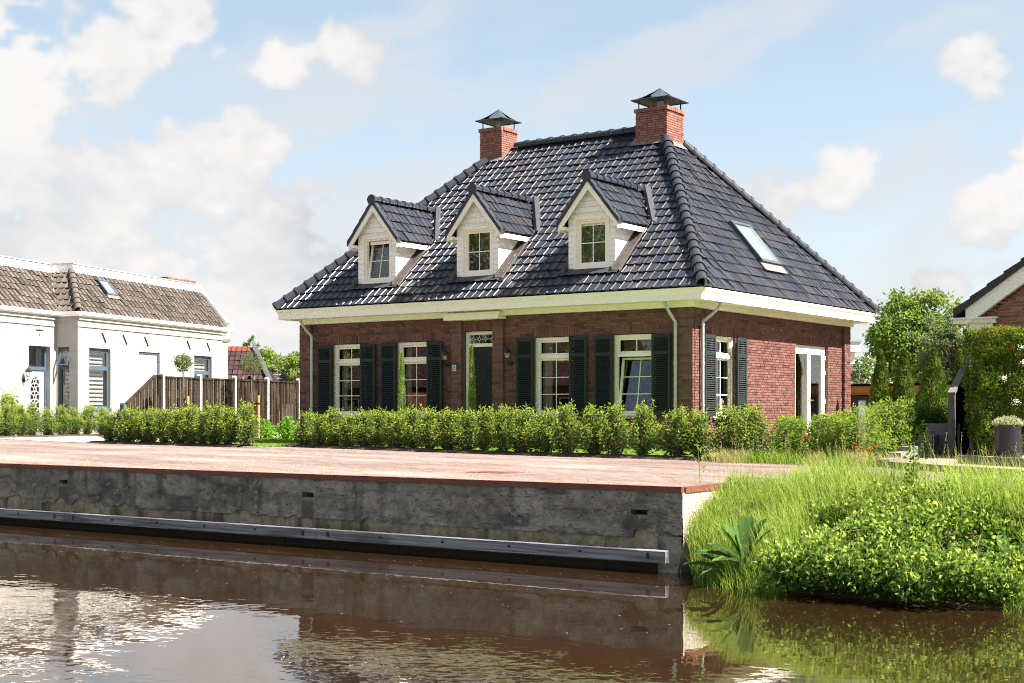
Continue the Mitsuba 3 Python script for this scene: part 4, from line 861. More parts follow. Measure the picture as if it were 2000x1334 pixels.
# mansard roof: right face, left face, short hip face
sl = math.hypot(RW - EW, SB); zw = np.array([0, 0, 1.])
rf = put(wh, 'roof', M().add([*FW(np.array([[0, 0, EW], [WL, 0, EW], [WL, -SB, RW], [1.5, -SB, RW]])), *FL(np.array([[-12, 0, EW], [0, 0, EW], [1.5, -SB, RW], [-12, -SB, RW]])), *FB(np.array([[.0, 0, EW], [.85, 0, EW], [-.43, -1.5, RW], [-1.3, -1.5, RW]]))], [[0, 1, 2, 3], [4, 5, 6, 7], [8, 9, 10, 11]])
         .box(1.5, WL, -9, -SB - .12, RW - .1, RW + .10, FW).box(-12, 1.5, -9, -SB - .14, RW - .1, RW + .09, FL), 'mat_underlay')
R1_ = Fp(FW(np.array([0, .02, EW + .02])), WD, -SB * WN + (RW - EW) * zw); wts = [.45, .25, .2, .1]
rk = lambda P: np.linalg.norm(np.ravel(P) - CAM)
tile_field(rf, R1_, .255, sl / 7, WL, sl, lambda s: 1.5 * s / sl, lambda s: WL - .12, OT, wts, lambda u, s: 2.62 < u < 3.34 and .95 < s < 1.75, 150, rk, 5, roll=.055, lift=.04, jit=.006)
R2_ = Fp(FL(np.array([-12, .02, EW + .02])), WD, -SB * WN + (RW - EW) * zw)
tile_field(rf, R2_, .255, sl / 7, 13.6, sl, lambda s: 7.0, lambda s: 12 + 1.5 * s / sl, OT, wts, None, 60, rk, 6, roll=.055, lift=.04, jit=.006)
sl3 = math.hypot(1.5, RW - EW); R3_ = Fp(FB(np.array([-1.53, .02, EW + .02])), WN, 1.5 * WD + (RW - EW) * zw)
tile_field(rf, R3_, .255, sl3 / 7, 2.4, sl3, lambda s: 1.53 - 1.3 * s / sl3, lambda s: 2.39 - 1.3 * s / sl3, OT, wts, None, 20, rk, 7, roll=.055, lift=.04, jit=.006)
cap_line(rf, FW(np.array([-.02, .04, EW + .06])), FW(np.array([1.5, -SB, RW + .06])), OT[0], .33, .13, 'hip_tile')
put(rf, 'valley', M().tube(np.array([FL(np.array([0., .0, EW + .03])), FL(np.array([1.5, -SB + .0, RW + .05]))]), .05, 6), 'mat_flashing')
fa = M()
for F, a, b, d0 in ((FW, 1.42, WL - .1, -SB), (FL, -12, 1.45, -SB)): fa.box(a, b, d0 - .12, d0 + .10, RW - .02, RW + .27, F)
fa.box(-1.26, -.30, -1.62, -1.40, RW - .02, RW + .268, FB)
put(wh, 'roof_fascia', fa, 'mat_white')
tr = M()
for F, a, b, d0 in ((FW, 1.38, WL - .1, -SB), (FL, -12, 1.47, -SB)): tr.box(a, b, d0 - .3, d0 + .13, RW + .273, RW + .31, F)
tr.box(-1.30, -.26, -1.66, -1.37, RW + .274, RW + .308, FB); put(wh, 'roof_trim', tr, 'mat_zinc')
# coping and kneeler of the far gable, chimney stub
pg = [(.06, EW - .05), (.06, EW + .22), (-SB - .1, RW + .34), (-SB - .1, RW + .0)]
GK = Fr(FW(np.array([WL, 0, 0])), -WD); KN = lambda v: WC + np.asarray(v)[..., 1:2] * WD + np.asarray(v)[..., :1] * WN + np.asarray(v)[..., 2:] * zw
put(wh, 'gable_coping', M().prism(pg, WL - .12, WL + .12, KN).prism([(.0, EW - .32), (.20, EW - .10), (.20, EW + .26), (.0, EW + .26)], WL - .14, WL + .14, KN).prism([(-.02, EW - .55), (.14, EW - .42), (.14, EW - .34), (-.02, EW - .34)], WL - .5, WL + .13, KN), 'mat_white')
ck = key(wh, 'chimney')
put(ck, 'core', M().box(8.3, WL - .05, -SB - .75, -SB - .20, RW, RW + .44, FW), 'mat_chimney_mortar')
lay(ck, Fr(FW(np.array([0, -SB - .18, 0])), WD), brick_rects(8.3, WL, RW + .25, RW + .47, seed=91, c=.07), BN, [.3, .3, .2, .2], 0, seed=92)
lay(ck, Fr(FW(np.array([8.28, -SB - .75, 0])), WN), brick_rects(0, .56, RW + .25, RW + .47, seed=93, c=.07), BN, [.3, .3, .2, .2], 0, seed=94)
k = key(wh, 'skylight'); f = M(); a, b, p, q = 2.66, 3.30, .98, 1.70
for x0, x1, y0, y1 in ((a, a + .06, p, q), (b - .06, b, p, q), (a + .06, b - .06, p, p + .06), (a + .06, b - .06, q - .06, q)): f.box(x0, x1, .0, .10, y0, y1, R1_)
put(k, 'frame', f, 'mat_slate'); put(k, 'pane', M().box(a + .06, b - .06, .05, .08, p + .06, q - .06, R1_), 'mat_skylight_glass'); put(k, 'flashing', M().box(a - .08, b + .12, .05, .062, p - .16, p, R1_), 'mat_flashing')
lantern('wall_lantern', 'old lantern on the white wall left of the grey arched door', FL, -1.80, 2.05, .0, 1.25)

# ================================================================== FENCE
PX = [(-15.63, -1.83), (-16.11, -.10), (-16.72, 1.80), (-17.23, 3.63), (-17.72, 5.48), (-18.11, 7.28)]
fe = thing('wooden_fence', 'dark weathered timber fence with pale concrete posts behind the shrubs', 'fence')
for i, (x_, y_) in enumerate(PX):
    h = .98 if i == 0 else 1.80 - .0
    t = (np.array(PX[min(i + 1, 5)]) - np.array(PX[max(i - 1, 0)])); F = Fr((x_, y_, 0), (*t, 0))
    put(fe, 'post', M().box(-.05, .05, -.06, .05, 0, h + .02, F).prism([(-.055, h + .02), (.055, h + .02), (.02, h + .065), (-.02, h + .065)], -.06, .05, F), 'mat_concrete_post' if i else 'mat_slate')
for i in range(5):
    a, b = np.array(PX[i]), np.array(PX[i + 1]); F = Fr((*a, 0), (*(b - a), 0)); L = np.linalg.norm(b - a)
    top = lambda u, i=i, L=L: 1.76 if i else .95 + .83 * min(u / (L * .8), 1)
    n = int(round((L - .12) / .098)); pw = (L - .12) / n
    for j in range(n):
        u0 = .06 + j * pw; d0 = .014 if j % 2 else -.012; w_ = pw * (1.12 if j % 2 else .90)
        u0c, u1c = u0 + (pw - w_) / 2, u0 + (pw + w_) / 2
        put(fe, 'plank', M().prism([(u0c, .14), (u1c, .14), (u1c, top(u1c) - .03), (u0c, top(u0c) - .03)], d0 - .010, d0 + .010, F), 'mat_fencewood')
    u = [.05, L * .8, L - .05] if not i else [.05, L - .05]
    for p, q in zip(u, u[1:]): put(fe, 'top_rail', M().prism([(p, top(p) - .035), (q, top(q) - .035), (q, top(q) + .012), (p, top(p) + .012)], -.045, .045, F), 'mat_fencewood')
    put(fe, 'base_board', M().box(.055, L - .055, -.02, .02, -.02, .138, F), 'mat_concrete_post')

# ================================================================== FAR HOUSES ON THE LEFT
rh = thing('farmhouse', 'low farmhouse with dark red tiled roof and white barge board behind the fence', 'house')
Rv, Fv = np.array([.8214, .5704, 0]), np.array([-.5704, .8214, 0])
def far(X, Z): return CAM * [1, 1, 0] + X * Rv + Z * Fv
# its roof slope faces the canal side; the gable edge runs down to the right
p0 = far(-22.2, 70.); G = Fp(p0 + [0, 0, 1.2], Rv, -Rv * 0 + Fv * 2.6 + zw * 2.9); sl = math.hypot(2.6, 2.9)
put(rh, 'roof', M().add(G(np.array([[0, -.06, 0], [11.6, -.06, 0], [8.75, -.06, sl], [0, -.06, sl]])), [[0, 1, 2, 3]]), 'mat_underlay')
tile_field(rh + '__roof', G, .27, sl / 12, 11.4, sl, lambda s: 5.2, lambda s: 10.6 - 1.72 * s / sl, RT, [.45, .3, .25], lambda u, s: s > sl * .90, 100, lambda P: np.linalg.norm(np.ravel(P) - CAM), 15, roll=.05)
G2 = Fp(G(np.array([0, 0, sl * .915])), Rv, G.z)
tile_field(rh + '__roof', G2, .27, sl / 12, 10, sl / 12, lambda s: 5.2, lambda s: 8.9, ['mat_orange_tile'], [1.], None, 0, None, 16, roll=.05)
bbm = M(); e0, e1 = G(np.array([10.68, 0, -.12])), G(np.array([8.84, 0, sl + .05])); ez_ = [0, 0, .34]
bbm.add(np.array([e0, e1, e1 + ez_, e0 + ez_, e0 + Rv * .12 - Fv * .12, e1 + Rv * .12 - Fv * .12, e1 + Rv * .12 - Fv * .12 + ez_, e0 + Rv * .12 - Fv * .12 + ez_]), [[0, 1, 2, 3], [4, 7, 6, 5], [3, 2, 6, 7], [0, 4, 5, 1], [0, 3, 7, 4], [1, 5, 6, 2]])
put(rh, 'barge_board', bbm, 'mat_white')
lay(rh, Fr(p0 - Fv * .02, Rv), brick_rects(4, 10.6, 0, 1.25, seed=88, c=.075), BN, [.3, .3, .2, .2], 0, seed=89); put(rh, 'wall', M().box(4, 10.6, -.4, -.03, 0, 1.2, Fr(p0 - Fv * .02, Rv)).box(4, 10.6, -4.8, -.35, 0, 1.19, Fr(p0 - Fv * .02, Rv)), 'mat_pale_mortar')
gh = thing('grey_roof_house', 'low building with a grey shingled roof behind the fence beside the brick house', 'house')
p0 = far(-15.6, 86.); G = Fp(p0 + [0, 0, 1.5], Rv, Fv * 2.8 + zw * 1.9); sl = math.hypot(2.8, 1.9)
put(gh, 'wall', M().box(0, 2.9, -5, -.05, 0, 1.15, Fr(p0, Rv)), 'mat_limewash'); rf = put(gh, 'roof', M().add(G(np.array([[-.6, -.05, 0], [2.95, -.05, 0], [2.95, -.05, sl], [-.6, -.05, sl]])), [[0, 1, 2, 3]]), 'mat_underlay')
sh = M(); r = np.random.default_rng(3)
for i in range(14):
    for j in range(14): u = -.6 + j * .254 + (i % 2) * .12; sh.add(G(np.array([[u, .03, i * sl / 14], [u + .245, .03, i * sl / 14], [u + .245, .0, (i + 1) * sl / 14], [u, .0, (i + 1) * sl / 14]]) + [0, r.uniform(0, .02), 0]), [[0, 1, 2, 3]])
put(rf, 'shingles', sh, 'mat_shingle', kind='stuff'); put(gh, 'barge_board', M().box(2.93, 3.02, -.1, .12, 0, sl, G), 'mat_white')
ld = thing('ladder', 'aluminium ladder with a red foot leaning behind the fence', 'ladder'); b0 = far(-9.55, 50.0)
Q = lambda u, h: b0 + Rv * u + zw * h + Fv * (h - 1) * .25
for s in (0, .42): put(ld, 'rail', M().tube([Q(s, .3), Q(s - .02 if s else .0, 2.05)], .026, 6), 'mat_steel')
for h in (.5, .78, 1.06, 1.34, 1.62, 1.90): put(ld, 'rung', M().tube([Q(0, h), Q(.42, h)], .016, 6), 'mat_steel')
put(ld, 'end_cap', M().box(.22, .34, -.05, .05, 1.86, 2.06, Fr(b0, Rv)), srf('mat_red', {'type': 'diffuse', 'reflectance': {'type': 'rgb', 'value': [.5, .03, .03]}}))

# ================================================================== THE RIGHT HAND NEIGHBOUR, ITS TERRACE AND BLACK FENCE
nb = thing('neighbour_house', 'brick gable end of the neighbouring house with white barge board and boxed eave', 'house')
o = np.array([5.72, -.76, 0]); FN = Fr(o, (1, 0, 0)); ze = 2.40
slope = .70
put(nb, 'wall', M().prism([(0, 0), (4.8, 0), (4.8, ze - .1), (2.4, ze + .1 + slope * 2.4), (0, ze - .1)], -.3, -.012, FN), 'mat_pale_mortar')
rc = [t for t in brick_rects(0, 2.4, 0, 4.6, seed=12) if t[3] < max(ze - .12, ze + .08 + t[1] * slope)]
lay(nb + '__wall', FN, rc, BN, [.4, .3, .1, .2], 120, rank=lambda A: np.abs(A[:, 2] - 2.4) + A[:, 0] * .5, seed=13, rough=.003)
put(nb, 'side_wall', M().box(0, .28, -9, -.302, 0, ze, FN), BN[0])
def shear(u0, u1, za, zb): return [(u0, za + u0 * slope), (u1, za + u1 * slope), (u1, zb + u1 * slope), (u0, zb + u0 * slope)]
put(nb, 'barge_board', M().prism(shear(-.10, 2.4, ze + .02, ze + .30), .03, .14, FN).prism([(2.4, ze + .02 + 2.4 * slope), (4.9, ze + .02 - .1 * slope), (4.9, ze + .30 - .1 * slope), (2.4, ze + .30 + 2.4 * slope)], .03, .138, FN), 'mat_white')
put(nb, 'eave_box', M().box(-.34, .40, -.25, .10, ze - .02, ze + .06, FN).box(-.22, .36, -.25, .12, ze - .0, ze + .012, FN).prism([(-.38, ze + .06), (.44, ze + .06), (.44, ze + .085), (-.38, ze + .085)], -.25, .16, FN).box(-.06, .34, -.2, .06, ze - .19, ze - .022, FN).box(-.34, -.1, -9, -.25, ze - .02, ze + .085, FN), 'mat_cream')
put(nb, 'downpipe', M().tube(FN(np.array([[-.06, -.1, ze - .25], [-.06, -.1, .1]])), .045, 10), 'mat_cream', 40)
rm = put(nb, 'roof', M().prism(shear(-.28, 2.4, ze + .30, ze + .36), -8, .10, FN).prism([(2.4, ze + .30 + 2.4 * slope), (5.08, ze + .30 - .28 * slope), (5.08, ze + .36 - .28 * slope), (2.4, ze + .36 + 2.4 * slope)], -8, .099, FN), 'mat_underlay')
for j in range(9):
    u0 = -.30 + j * .29; put(rm, 'verge_tile', M().prism([(u0, ze + .30 + u0 * slope), (u0 + .32, ze + .30 + (u0 + .32) * slope), (u0 + .32, ze + .42 + (u0 + .32) * slope), (u0, ze + .455 + u0 * slope)], -.2, .20, FN), 'mat_black')
tl = M()
for j in range(9): u0 = -.30 + j * .29; tl.prism([(u0, ze + .36 + u0 * slope), (u0 + .31, ze + .36 + (u0 + .31) * slope), (u0 + .31, ze + .40 + (u0 + .31) * slope), (u0, ze + .43 + u0 * slope)], -8, -.2, FN)
put(rm, 'tile_field', tl, 'mat_black', kind='stuff')
# terrace: two low steps of dark stone, gravel between, a stone border on the left
TE = Fr((5.90, -5.69, 0), (2.505, -1.92, 0)); te = thing('terrace', 'low stepped terrace edged with dark stone kerbs beside the right hand hedge', 'terrace')
put(te, 'gravel', M().box(.10, 9, -1.02, -.10, -.02, .075, TE).box(.3, 9, -7, -1.02, -.02, .17, TE), 'mat_gravel')
r = np.random.default_rng(2)
for row, (d0, z1, u0) in enumerate(((-.10, .095, .0), (-1.02, .195, .45))):
    u = u0
    while u < 8: L = 1.0; put(te, 'kerb_stone', M().box(u + .004, u + L - .004, d0, d0 + .10, -.02, z1 + r.normal() * .002, TE), 'mat_stone_dark'); u += L
BS = Fr((5.80, -5.50, 0), (-.62, 4.2, 0))
for j in range(5): put(te, 'border_stone', M().box(j * .84, j * .84 + .834, -.10, .10, -.02, .12 + j * .075, BS), 'mat_stone')
put(te, 'border_stone', M().box(4.2, 4.42, -.13, .42, -.02, .62, BS), 'mat_stone')
put(te, 'paving', poly_sheet([(5.95, -5.55), (10, -8.6), (12, -3), (8, -.85), (5.3, -.9)], .07), 'mat_gravel')
put(te, 'slab', M().box(.5, 1.7, -3.9, -2.2, .171, .235, TE), 'mat_stone'); put(te, 'slab', M().box(1.72, 3.0, -3.9, -2.2, .171, .235, TE), 'mat_stone')
bf = thing('black_fence', 'black slatted garden fence panel with a sloping top beside the flowering hedge', 'fence')
a, b = np.array([5.72, -1.99]), np.array([4.95, 1.85]); F = Fr((*a, 0), (*(b - a), 0)); L = np.linalg.norm(b - a); n = 26
tp = lambda u: 1.12 + .80 * min(u / (L * .86), 1)
put(bf, 'post', M().box(-.06, .06, -.055, .055, 0, 1.14, F), 'mat_stone_dark')
for j in range(n):
    u0 = .07 + (L - .1) * j / n; u1 = u0 + (L - .1) / n - .012; put(bf, 'plank', M().prism([(u0, .05), (u1, .05), (u1, tp(u1)), (u0, tp(u0))], -.012, .012, F), 'mat_blackwood')
for p, q in ((-.06, L * .30), (L * .30 + .01, L * .60), (L * .60 + .01, L * .86), (L * .86 + .01, L)): put(bf, 'top_rail', M().prism([(p, tp(p) + .0), (q, tp(q) + .0), (q, tp(q) + .05), (p, tp(p) + .05)], -.06, .06, F), 'mat_stone_dark')
gp = thing('glass_screen', 'slim clear glass screen standing at the end of the hedge by the terrace', 'glass screen')
G = Fr((5.45, -5.25, 0), Rv); put(gp, 'pane', M().box(-.06, .05, -.25, -.235, 0, 1.0, G), srf('mat_screen_glass', {'type': 'thindielectric', 'int_ior': 1.9})); put(gp, 'foot', M().box(-.07, .06, -.28, -.20, -.01, .05, G), 'mat_zinc')
# planter
po = far(7.15, 20.4) + [0, 0, .17]
pt = thing('plant_pot', 'large glossy black flared plant pot on the terrace', 'plant pot'); an = np.linspace(0, 2 * np.pi, 37)[:-1]
pf = [(.0, .0), (.20, 0), (.205, .05), (.185, .06), (.20, .10), (.186, .30), (.182, .44), (.19, .455), (.19, .47), (.175, .47), (.172, .40), (.0, .40)]
v = np.vstack([np.c_[po[0] + q * np.cos(an), po[1] + q * np.sin(an), np.full(36, po[2] + z)] for q, z in pf])
scene[pt] = mikit.ply(M().add(v, [[a_ * 36 + j, a_ * 36 + (j + 1) % 36, (a_ + 1) * 36 + (j + 1) % 36, (a_ + 1) * 36 + j] for a_ in range(len(pf) - 1) for j in range(36)]).mesh(), 'mat_pot', 40)
# garage behind, white extension
ga = thing('garage', 'flat roofed dark grey garage with an orange timber fascia behind the conifers', 'garage')
o = far(10.2, 44.); G = Fr(o, far(12.8, 40.) - o); 
put(ga, 'wall', M().box(-.5, 6.2, -5, -.03, 0, 1.30, G), 'mat_grey_clad')
for j in range(9): put(ga, 'cladding_board', M().box(-.5, 6.2, -.03, -.008 + .006 * (j % 2), .02 + j * .142, .155 + j * .142, G), 'mat_grey_clad')
put(ga, 'fascia', M().box(-.7, 6.4, -5, .25, 1.38, 1.58, G), 'mat_orange_wood'); put(ga, 'fascia', M().box(-.68, 6.38, -4.9, .20, 1.32, 1.376, G), 'mat_orange_wood'); put(ga, 'roof_edge', M().box(-.74, 6.44, -5.1, .29, 1.583, 1.65, G), 'mat_blackwood')
put(ga, 'corner_trim', M().box(-.5, -.42, -.01, .01, 0, 1.28, G), 'mat_white')
ex = thing('white_extension', 'white flat roofed building just visible past the back corner of the brick house', 'building'); o = far(12.2, 52.); G = Fr(o, Rv)
put(ex, 'roof_edge', M().box(-3.6, .55, -4, .3, 2.98, 3.34, G).box(-3.6, .35, -4, .2, 2.55, 2.976, G), 'mat_white'); put(ex, 'coping', M().box(-3.6, .58, -4, .33, 3.343, 3.41, G), 'mat_zinc'); put(ex, 'wall', M().box(-3.6, .1, -4, 0, 0, 2.55, G), 'mat_limewash')

# ================================================================== SHRUBS, TREES, GRASS
def shoot_shrub(seed, H, R, shoots, per, L, W, top=.35, base=.10, droop=.35, taper=.6, spike=.18, open_=.25):
    """leaf clusters round many shoot tips inside an uneven dome; returns (mature leaves, dark inner leaves, young tips, browned leaves, stems)"""
    r = np.random.default_rng(seed); old, drk, yng, brn, st = M(), M(), M(), M(), M()
    ang = r.random(shoots) * 2 * np.pi; t = r.random(shoots) ** .75; rad = np.sqrt(r.random(shoots)) ** .7
    lob = 1 + .22 * np.sin(ang * 3 + r.random() * 6) + .15 * np.sin(ang * 5 + r.random() * 6)
    prof = np.where(t < .28, .34 + 2.36 * t, 1.0) * (1 - np.clip(t - .45, 0, 1) * taper / .55)
    rr = R * rad * prof * lob; z = base * H + t * H * (1 - base) * (.86 + .14 * r.random(shoots)) + np.where(t > .8, r.random(shoots) * spike * H, 0)
    tips = np.c_[rr * np.cos(ang), rr * np.sin(ang), z]
    out = np.c_[np.cos(ang), np.sin(ang), np.zeros(shoots)]
    axis = unit(out * (.75 * rad * (1 - .55 * t))[:, None] + [0, 0, 1] + r.normal(size=(shoots, 3)) * .18)
    for k in range(shoots):
        if k % 5 == 0:
            b = np.array([r.normal() * .05, r.normal() * .05, 0]); mid = (b + tips[k] * [.55, .55, .6]) * .8 + [0, 0, .1 * z[k]]
            st.tube([b, mid, tips[k] - axis[k] * .05], [.011, .007, .004], 4, False)
    n = shoots * per; a = np.repeat(axis, per, 0); p = np.repeat(tips, per, 0); s = np.tile(np.arange(per) / per, shoots) + r.random(n) * .08
    ph = np.tile(np.arange(per) * 2.4, shoots) + np.repeat(r.random(shoots) * 6, per)
    e1 = unit(np.cross(a, [.3, .2, .93])); e2 = np.cross(a, e1); radial = e1 * np.cos(ph)[:, None] + e2 * np.sin(ph)[:, None]
    pos = p - a * ((1 - s) * L * 2.4)[:, None]
    d = unit(radial * (1.05 - .55 * s)[:, None] + a * (.15 + .75 * s ** 2)[:, None] - np.array([0, 0, 1]) * (droop * (1 - s))[:, None] + r.normal(size=(n, 3)) * .16)
    ll = L * (.75 + .5 * r.random(n)) * (1 - .35 * s); ww = W * (.75 + .5 * r.random(n)) * (1 - .3 * s)
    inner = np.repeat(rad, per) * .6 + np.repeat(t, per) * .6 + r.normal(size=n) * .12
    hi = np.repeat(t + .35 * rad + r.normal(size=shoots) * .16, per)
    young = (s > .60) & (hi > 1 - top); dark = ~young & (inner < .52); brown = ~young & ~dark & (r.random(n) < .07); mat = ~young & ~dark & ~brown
    up = a + r.normal(size=(n, 3)) * .5
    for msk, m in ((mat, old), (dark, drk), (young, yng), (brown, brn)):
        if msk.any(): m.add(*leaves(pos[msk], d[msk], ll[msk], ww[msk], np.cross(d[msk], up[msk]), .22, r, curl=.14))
    return old, drk, yng, brn, st
def make_shrub(name, label, cat, group, args, mats, at_, stem='mat_bark'):
    k = thing(name, label, cat, group); o, dk, y, b, st = shoot_shrub(*args[0], **args[1])
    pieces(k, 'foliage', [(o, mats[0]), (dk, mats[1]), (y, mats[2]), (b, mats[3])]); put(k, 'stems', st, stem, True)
    keys = [q for q in scene if q.startswith(k + '__')]
    for q in keys: scene[q]['to_world'] = T(at_)
    return k
LAUREL = ['mat_laurel', 'mat_laurel_dark', 'mat_laurel_young', 'mat_laurel_brown']
protos = {}
def laurel(variant, at_, label, group):
    if variant not in protos:
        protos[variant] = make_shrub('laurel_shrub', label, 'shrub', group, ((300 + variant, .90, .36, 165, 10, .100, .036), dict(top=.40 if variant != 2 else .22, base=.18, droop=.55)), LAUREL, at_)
        return
    k = thing('laurel_shrub', label, 'shrub', group); copy_of(protos[variant], k, at_)
ORD = ['first', 'second', 'third', 'fourth', 'fifth', 'sixth', 'seventh', 'eighth', 'ninth', 'tenth', 'eleventh', 'twelfth', 'thirteenth', 'fourteenth', 'fifteenth', 'sixteenth', 'seventeenth', 'eighteenth', 'nineteenth', 'twentieth', 'twenty first', 'twenty second', 'twenty third', 'twenty fourth']
def row(pts, n, hs, group, tail, seed, ws=1.):
    p = np.array(pts, float); s = np.r_[0, np.cumsum(np.linalg.norm(np.diff(p, axis=0), axis=1))]; r = np.random.default_rng(seed)
    for i in range(n):
        q = (i + .5) / n * s[-1]; x_, y_ = np.interp(q, s, p[:, 0]) + r.normal() * .04, np.interp(q, s, p[:, 1]) + r.normal() * .04
        h = np.interp(i / max(n - 1, 1), np.linspace(0, 1, len(hs)), hs) * r.uniform(.92, 1.08); wd = r.uniform(.88, 1.16) * ws
        laurel(int(r.integers(0, 5)), place(x_, y_, .02, r.random() * 6.28, wd, h / .95), f'{ORD[i]} laurel shrub from the left in the {tail}', group)
row([(-9.75, -1.42), (-2.4, -3.42), (2.2, -4.15), (3.5, -4.45)], 23, [.80, .82, .88, .88, .90, .92], 'laurel hedge in front of the brick house', 'hedge in front of the brick house', 5)
row([(-16.6, -1.75), (-10.35, -2.5)], 12, [.82, .86, .92, .98], 'laurel hedge along the paving in front of the fence', 'hedge in front of the timber fence', 6, 1.05)
row([(-24.8, .5), (-25.05, 3.), (-25.2, 5.5)], 9, [1.02, 1.0, .95, .98], 'laurel hedge before the white house', 'hedge before the white house', 7, 1.05)
laurel(1, place(-25.6, 1.9, .02, 1., 1.5, 1.5), 'tall laurel bush behind the hedge by the grey arched door', 'laurel hedge before the white house')
# the fuller shrubs at the right hand end
big = [(3.9, -4.5, .74, .95), (4.35, -4.2, .76, 1.0), (4.7, -4.75, .78, 1.0), (5.05, -4.4, .86, 1.1), (5.15, -4.85, .74, 1.0), (4.5, -3.7, .82, 1.0), (4.9, -3.7, .92, 1.15), (3.6, -3.9, .74, .95), (5.15, -3.3, 1.02, 1.2)]
names = ['low front bush at the left of the bright green clump', 'middle bush of the bright green clump near the side wall', 'front bush in the middle of the bright green clump', 'dense bush towards the terrace in the bright green clump', 'front bush at the right end of the clump next to the glass screen', 'back bush of the clump near the garden doors', 'tall back bush of the clump below the conifers', 'small bush in front of the rear brick pilaster', 'tallest bush at the right edge of the clump beside the dark bush']
kb = None
for (x_, y_, h, wd), nm in zip(big, names):
    m = place(x_, y_, .0, x_ * 7, wd, h)
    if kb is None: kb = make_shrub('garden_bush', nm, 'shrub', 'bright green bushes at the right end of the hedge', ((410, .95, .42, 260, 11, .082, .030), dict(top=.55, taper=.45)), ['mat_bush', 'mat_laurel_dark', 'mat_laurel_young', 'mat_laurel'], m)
    else: copy_of(kb, thing('garden_bush', nm, 'shrub', 'bright green bushes at the right end of the hedge'), m)
dk = make_shrub('evergreen_bush', 'dark green shaded bush left of the black fence, its left half', 'shrub', None, ((420, 1.05, .55, 420, 11, .085, .034), dict(top=.12, taper=.35, spike=.06)), ['mat_dark_bush', 'mat_dark_bush', 'mat_laurel', 'mat_dark_bush'], place(4.50, -1.3, 0, 0, 1.0, .90))
copy_of(dk, thing('evergreen_bush', 'dark green shaded bush right against the black fence', 'shrub'), place(4.95, -.75, 0, 2, .85, .92))
copy_of(dk, thing('evergreen_bush', 'dark green shaded bush behind the bright clump under the conifers', 'shrub'), place(4.1, .2, 0, 4, 1.0, .95))
hy = make_shrub('hydrangea', 'bright green leafy hydrangea by the fence, the left of the two', 'shrub', None, ((430, .62, .34, 60, 9, .13, .085), dict(top=.8, droop=.2, taper=.7, spike=.05)), ['mat_hydrangea', 'mat_hydrangea', 'mat_hydrangea', 'mat_hydrangea'], place(-16.5, 4.15, 0, 0, 1.0))
copy_of(hy, thing('hydrangea', 'bright green leafy hydrangea against the brick house corner', 'shrub'), place(-15.35, 3.9, 0, 2.2, 1.05, 1.15))
# clipped standards with stakes
def ball_tree(name, label, x_, y_, zc, R, seed, mats, n=2600, L=.045):
    k = thing(name, label, 'tree'); r = np.random.default_rng(seed)
    d = sph(n, r); rad = R * (.25 + .75 * r.random(n) ** .5) * (.62 + .75 * meshkit.noise(d * 2.6 + seed, 2)); p = d * rad[:, None] * [1, 1, .92] + [x_, y_, zc]
    dd = unit(d * .8 + r.normal(size=(n, 3)) * .6 + [0, 0, .3]); c = r.random(n) < .35
    pieces(k, 'crown', [(M().add(*leaves(p[~c], dd[~c], L, L * .38, None, .2, r)), mats[0]), (M().add(*leaves(p[c], dd[c], L, L * .38, None, .2, r)), mats[1])])
    t = M().tube([[x_ + .05, y_, 0], [x_ + .02, y_ + .02, zc * .5], [x_, y_, zc - R * .6]], [.022, .018, .015], 7)
    for _ in range(14): q = p[r.integers(n)]; t.tube([[x_, y_, zc - R * .6], (q + [x_, y_, zc - R * .3]) / 2, q], [.009, .006, .003], 4, False)
    put(k, 'trunk', t, 'mat_bark', True)
ball_tree('standard_tree', 'small round headed standard tree in front of the white house', -14.9, -.47, 2.10, .225, 1, ['mat_willow', 'mat_olive'], 1100, .065)
ball_tree('standard_tree', 'thin open standard tree in front of the red farmhouse roof', -16.33, 3.41, 2.22, .33, 2, ['mat_olive', 'mat_willow'], 1900)
for lab, x_, y_, h in (('round timber stake tied to the left standard tree', -14.78, -.42, 1.22), ('round timber stake tied to the right standard tree', -16.12, 3.5, 1.28)):
    k = thing('wooden_stake', lab, 'stake'); put(k, 'pole', M().tube([[x_, y_, 0], [x_, y_, h]], .045, 10), 'mat_stake', 40); put(k, 'strap', M().tube([[x_, y_, h - .26], [x_, y_, h - .21]], .052, 10).tube([[x_, y_, h - .235], [x_ - .12, y_ - .05, h - .235]], .012, 5), 'mat_black')
# narrow columns and conifers
def column(name, label, cat, x_, y_, H, R, n, mats, seed, L=.055, W=.013, prof=lambda t: np.minimum(1, t * 6) * (1 - t ** 3.) , light=.4, tuft=.2, group=None):
    k = thing(name, label, cat, group); r = np.random.default_rng(seed); t = r.random(n) ** .9; a = r.random(n) * 2 * np.pi
    bump_ = .72 + .56 * meshkit.fbm(np.c_[np.cos(a) * 1.6, np.sin(a) * 1.6, t * H * 3.2] + seed, 3, 4)
    rad = R * prof(t) * bump_ * (.55 + .45 * r.random(n) ** .5); p = np.c_[x_ + rad * np.cos(a), y_ + rad * np.sin(a), .04 + t * H]
    d = unit(np.c_[np.cos(a) * .5, np.sin(a) * .5, np.full(n, 1.)] + r.normal(size=(n, 3)) * tuft)
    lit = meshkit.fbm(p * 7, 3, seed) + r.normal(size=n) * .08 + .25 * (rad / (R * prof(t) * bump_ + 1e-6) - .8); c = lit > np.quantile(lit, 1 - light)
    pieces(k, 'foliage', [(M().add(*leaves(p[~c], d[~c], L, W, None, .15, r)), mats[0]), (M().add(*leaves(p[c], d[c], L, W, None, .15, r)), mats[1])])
    put(k, 'trunk', M().tube([[x_, y_, 0], [x_, y_, H * .8]], [.02 + R * .1, .01], 6), 'mat_bark', True)
    return k
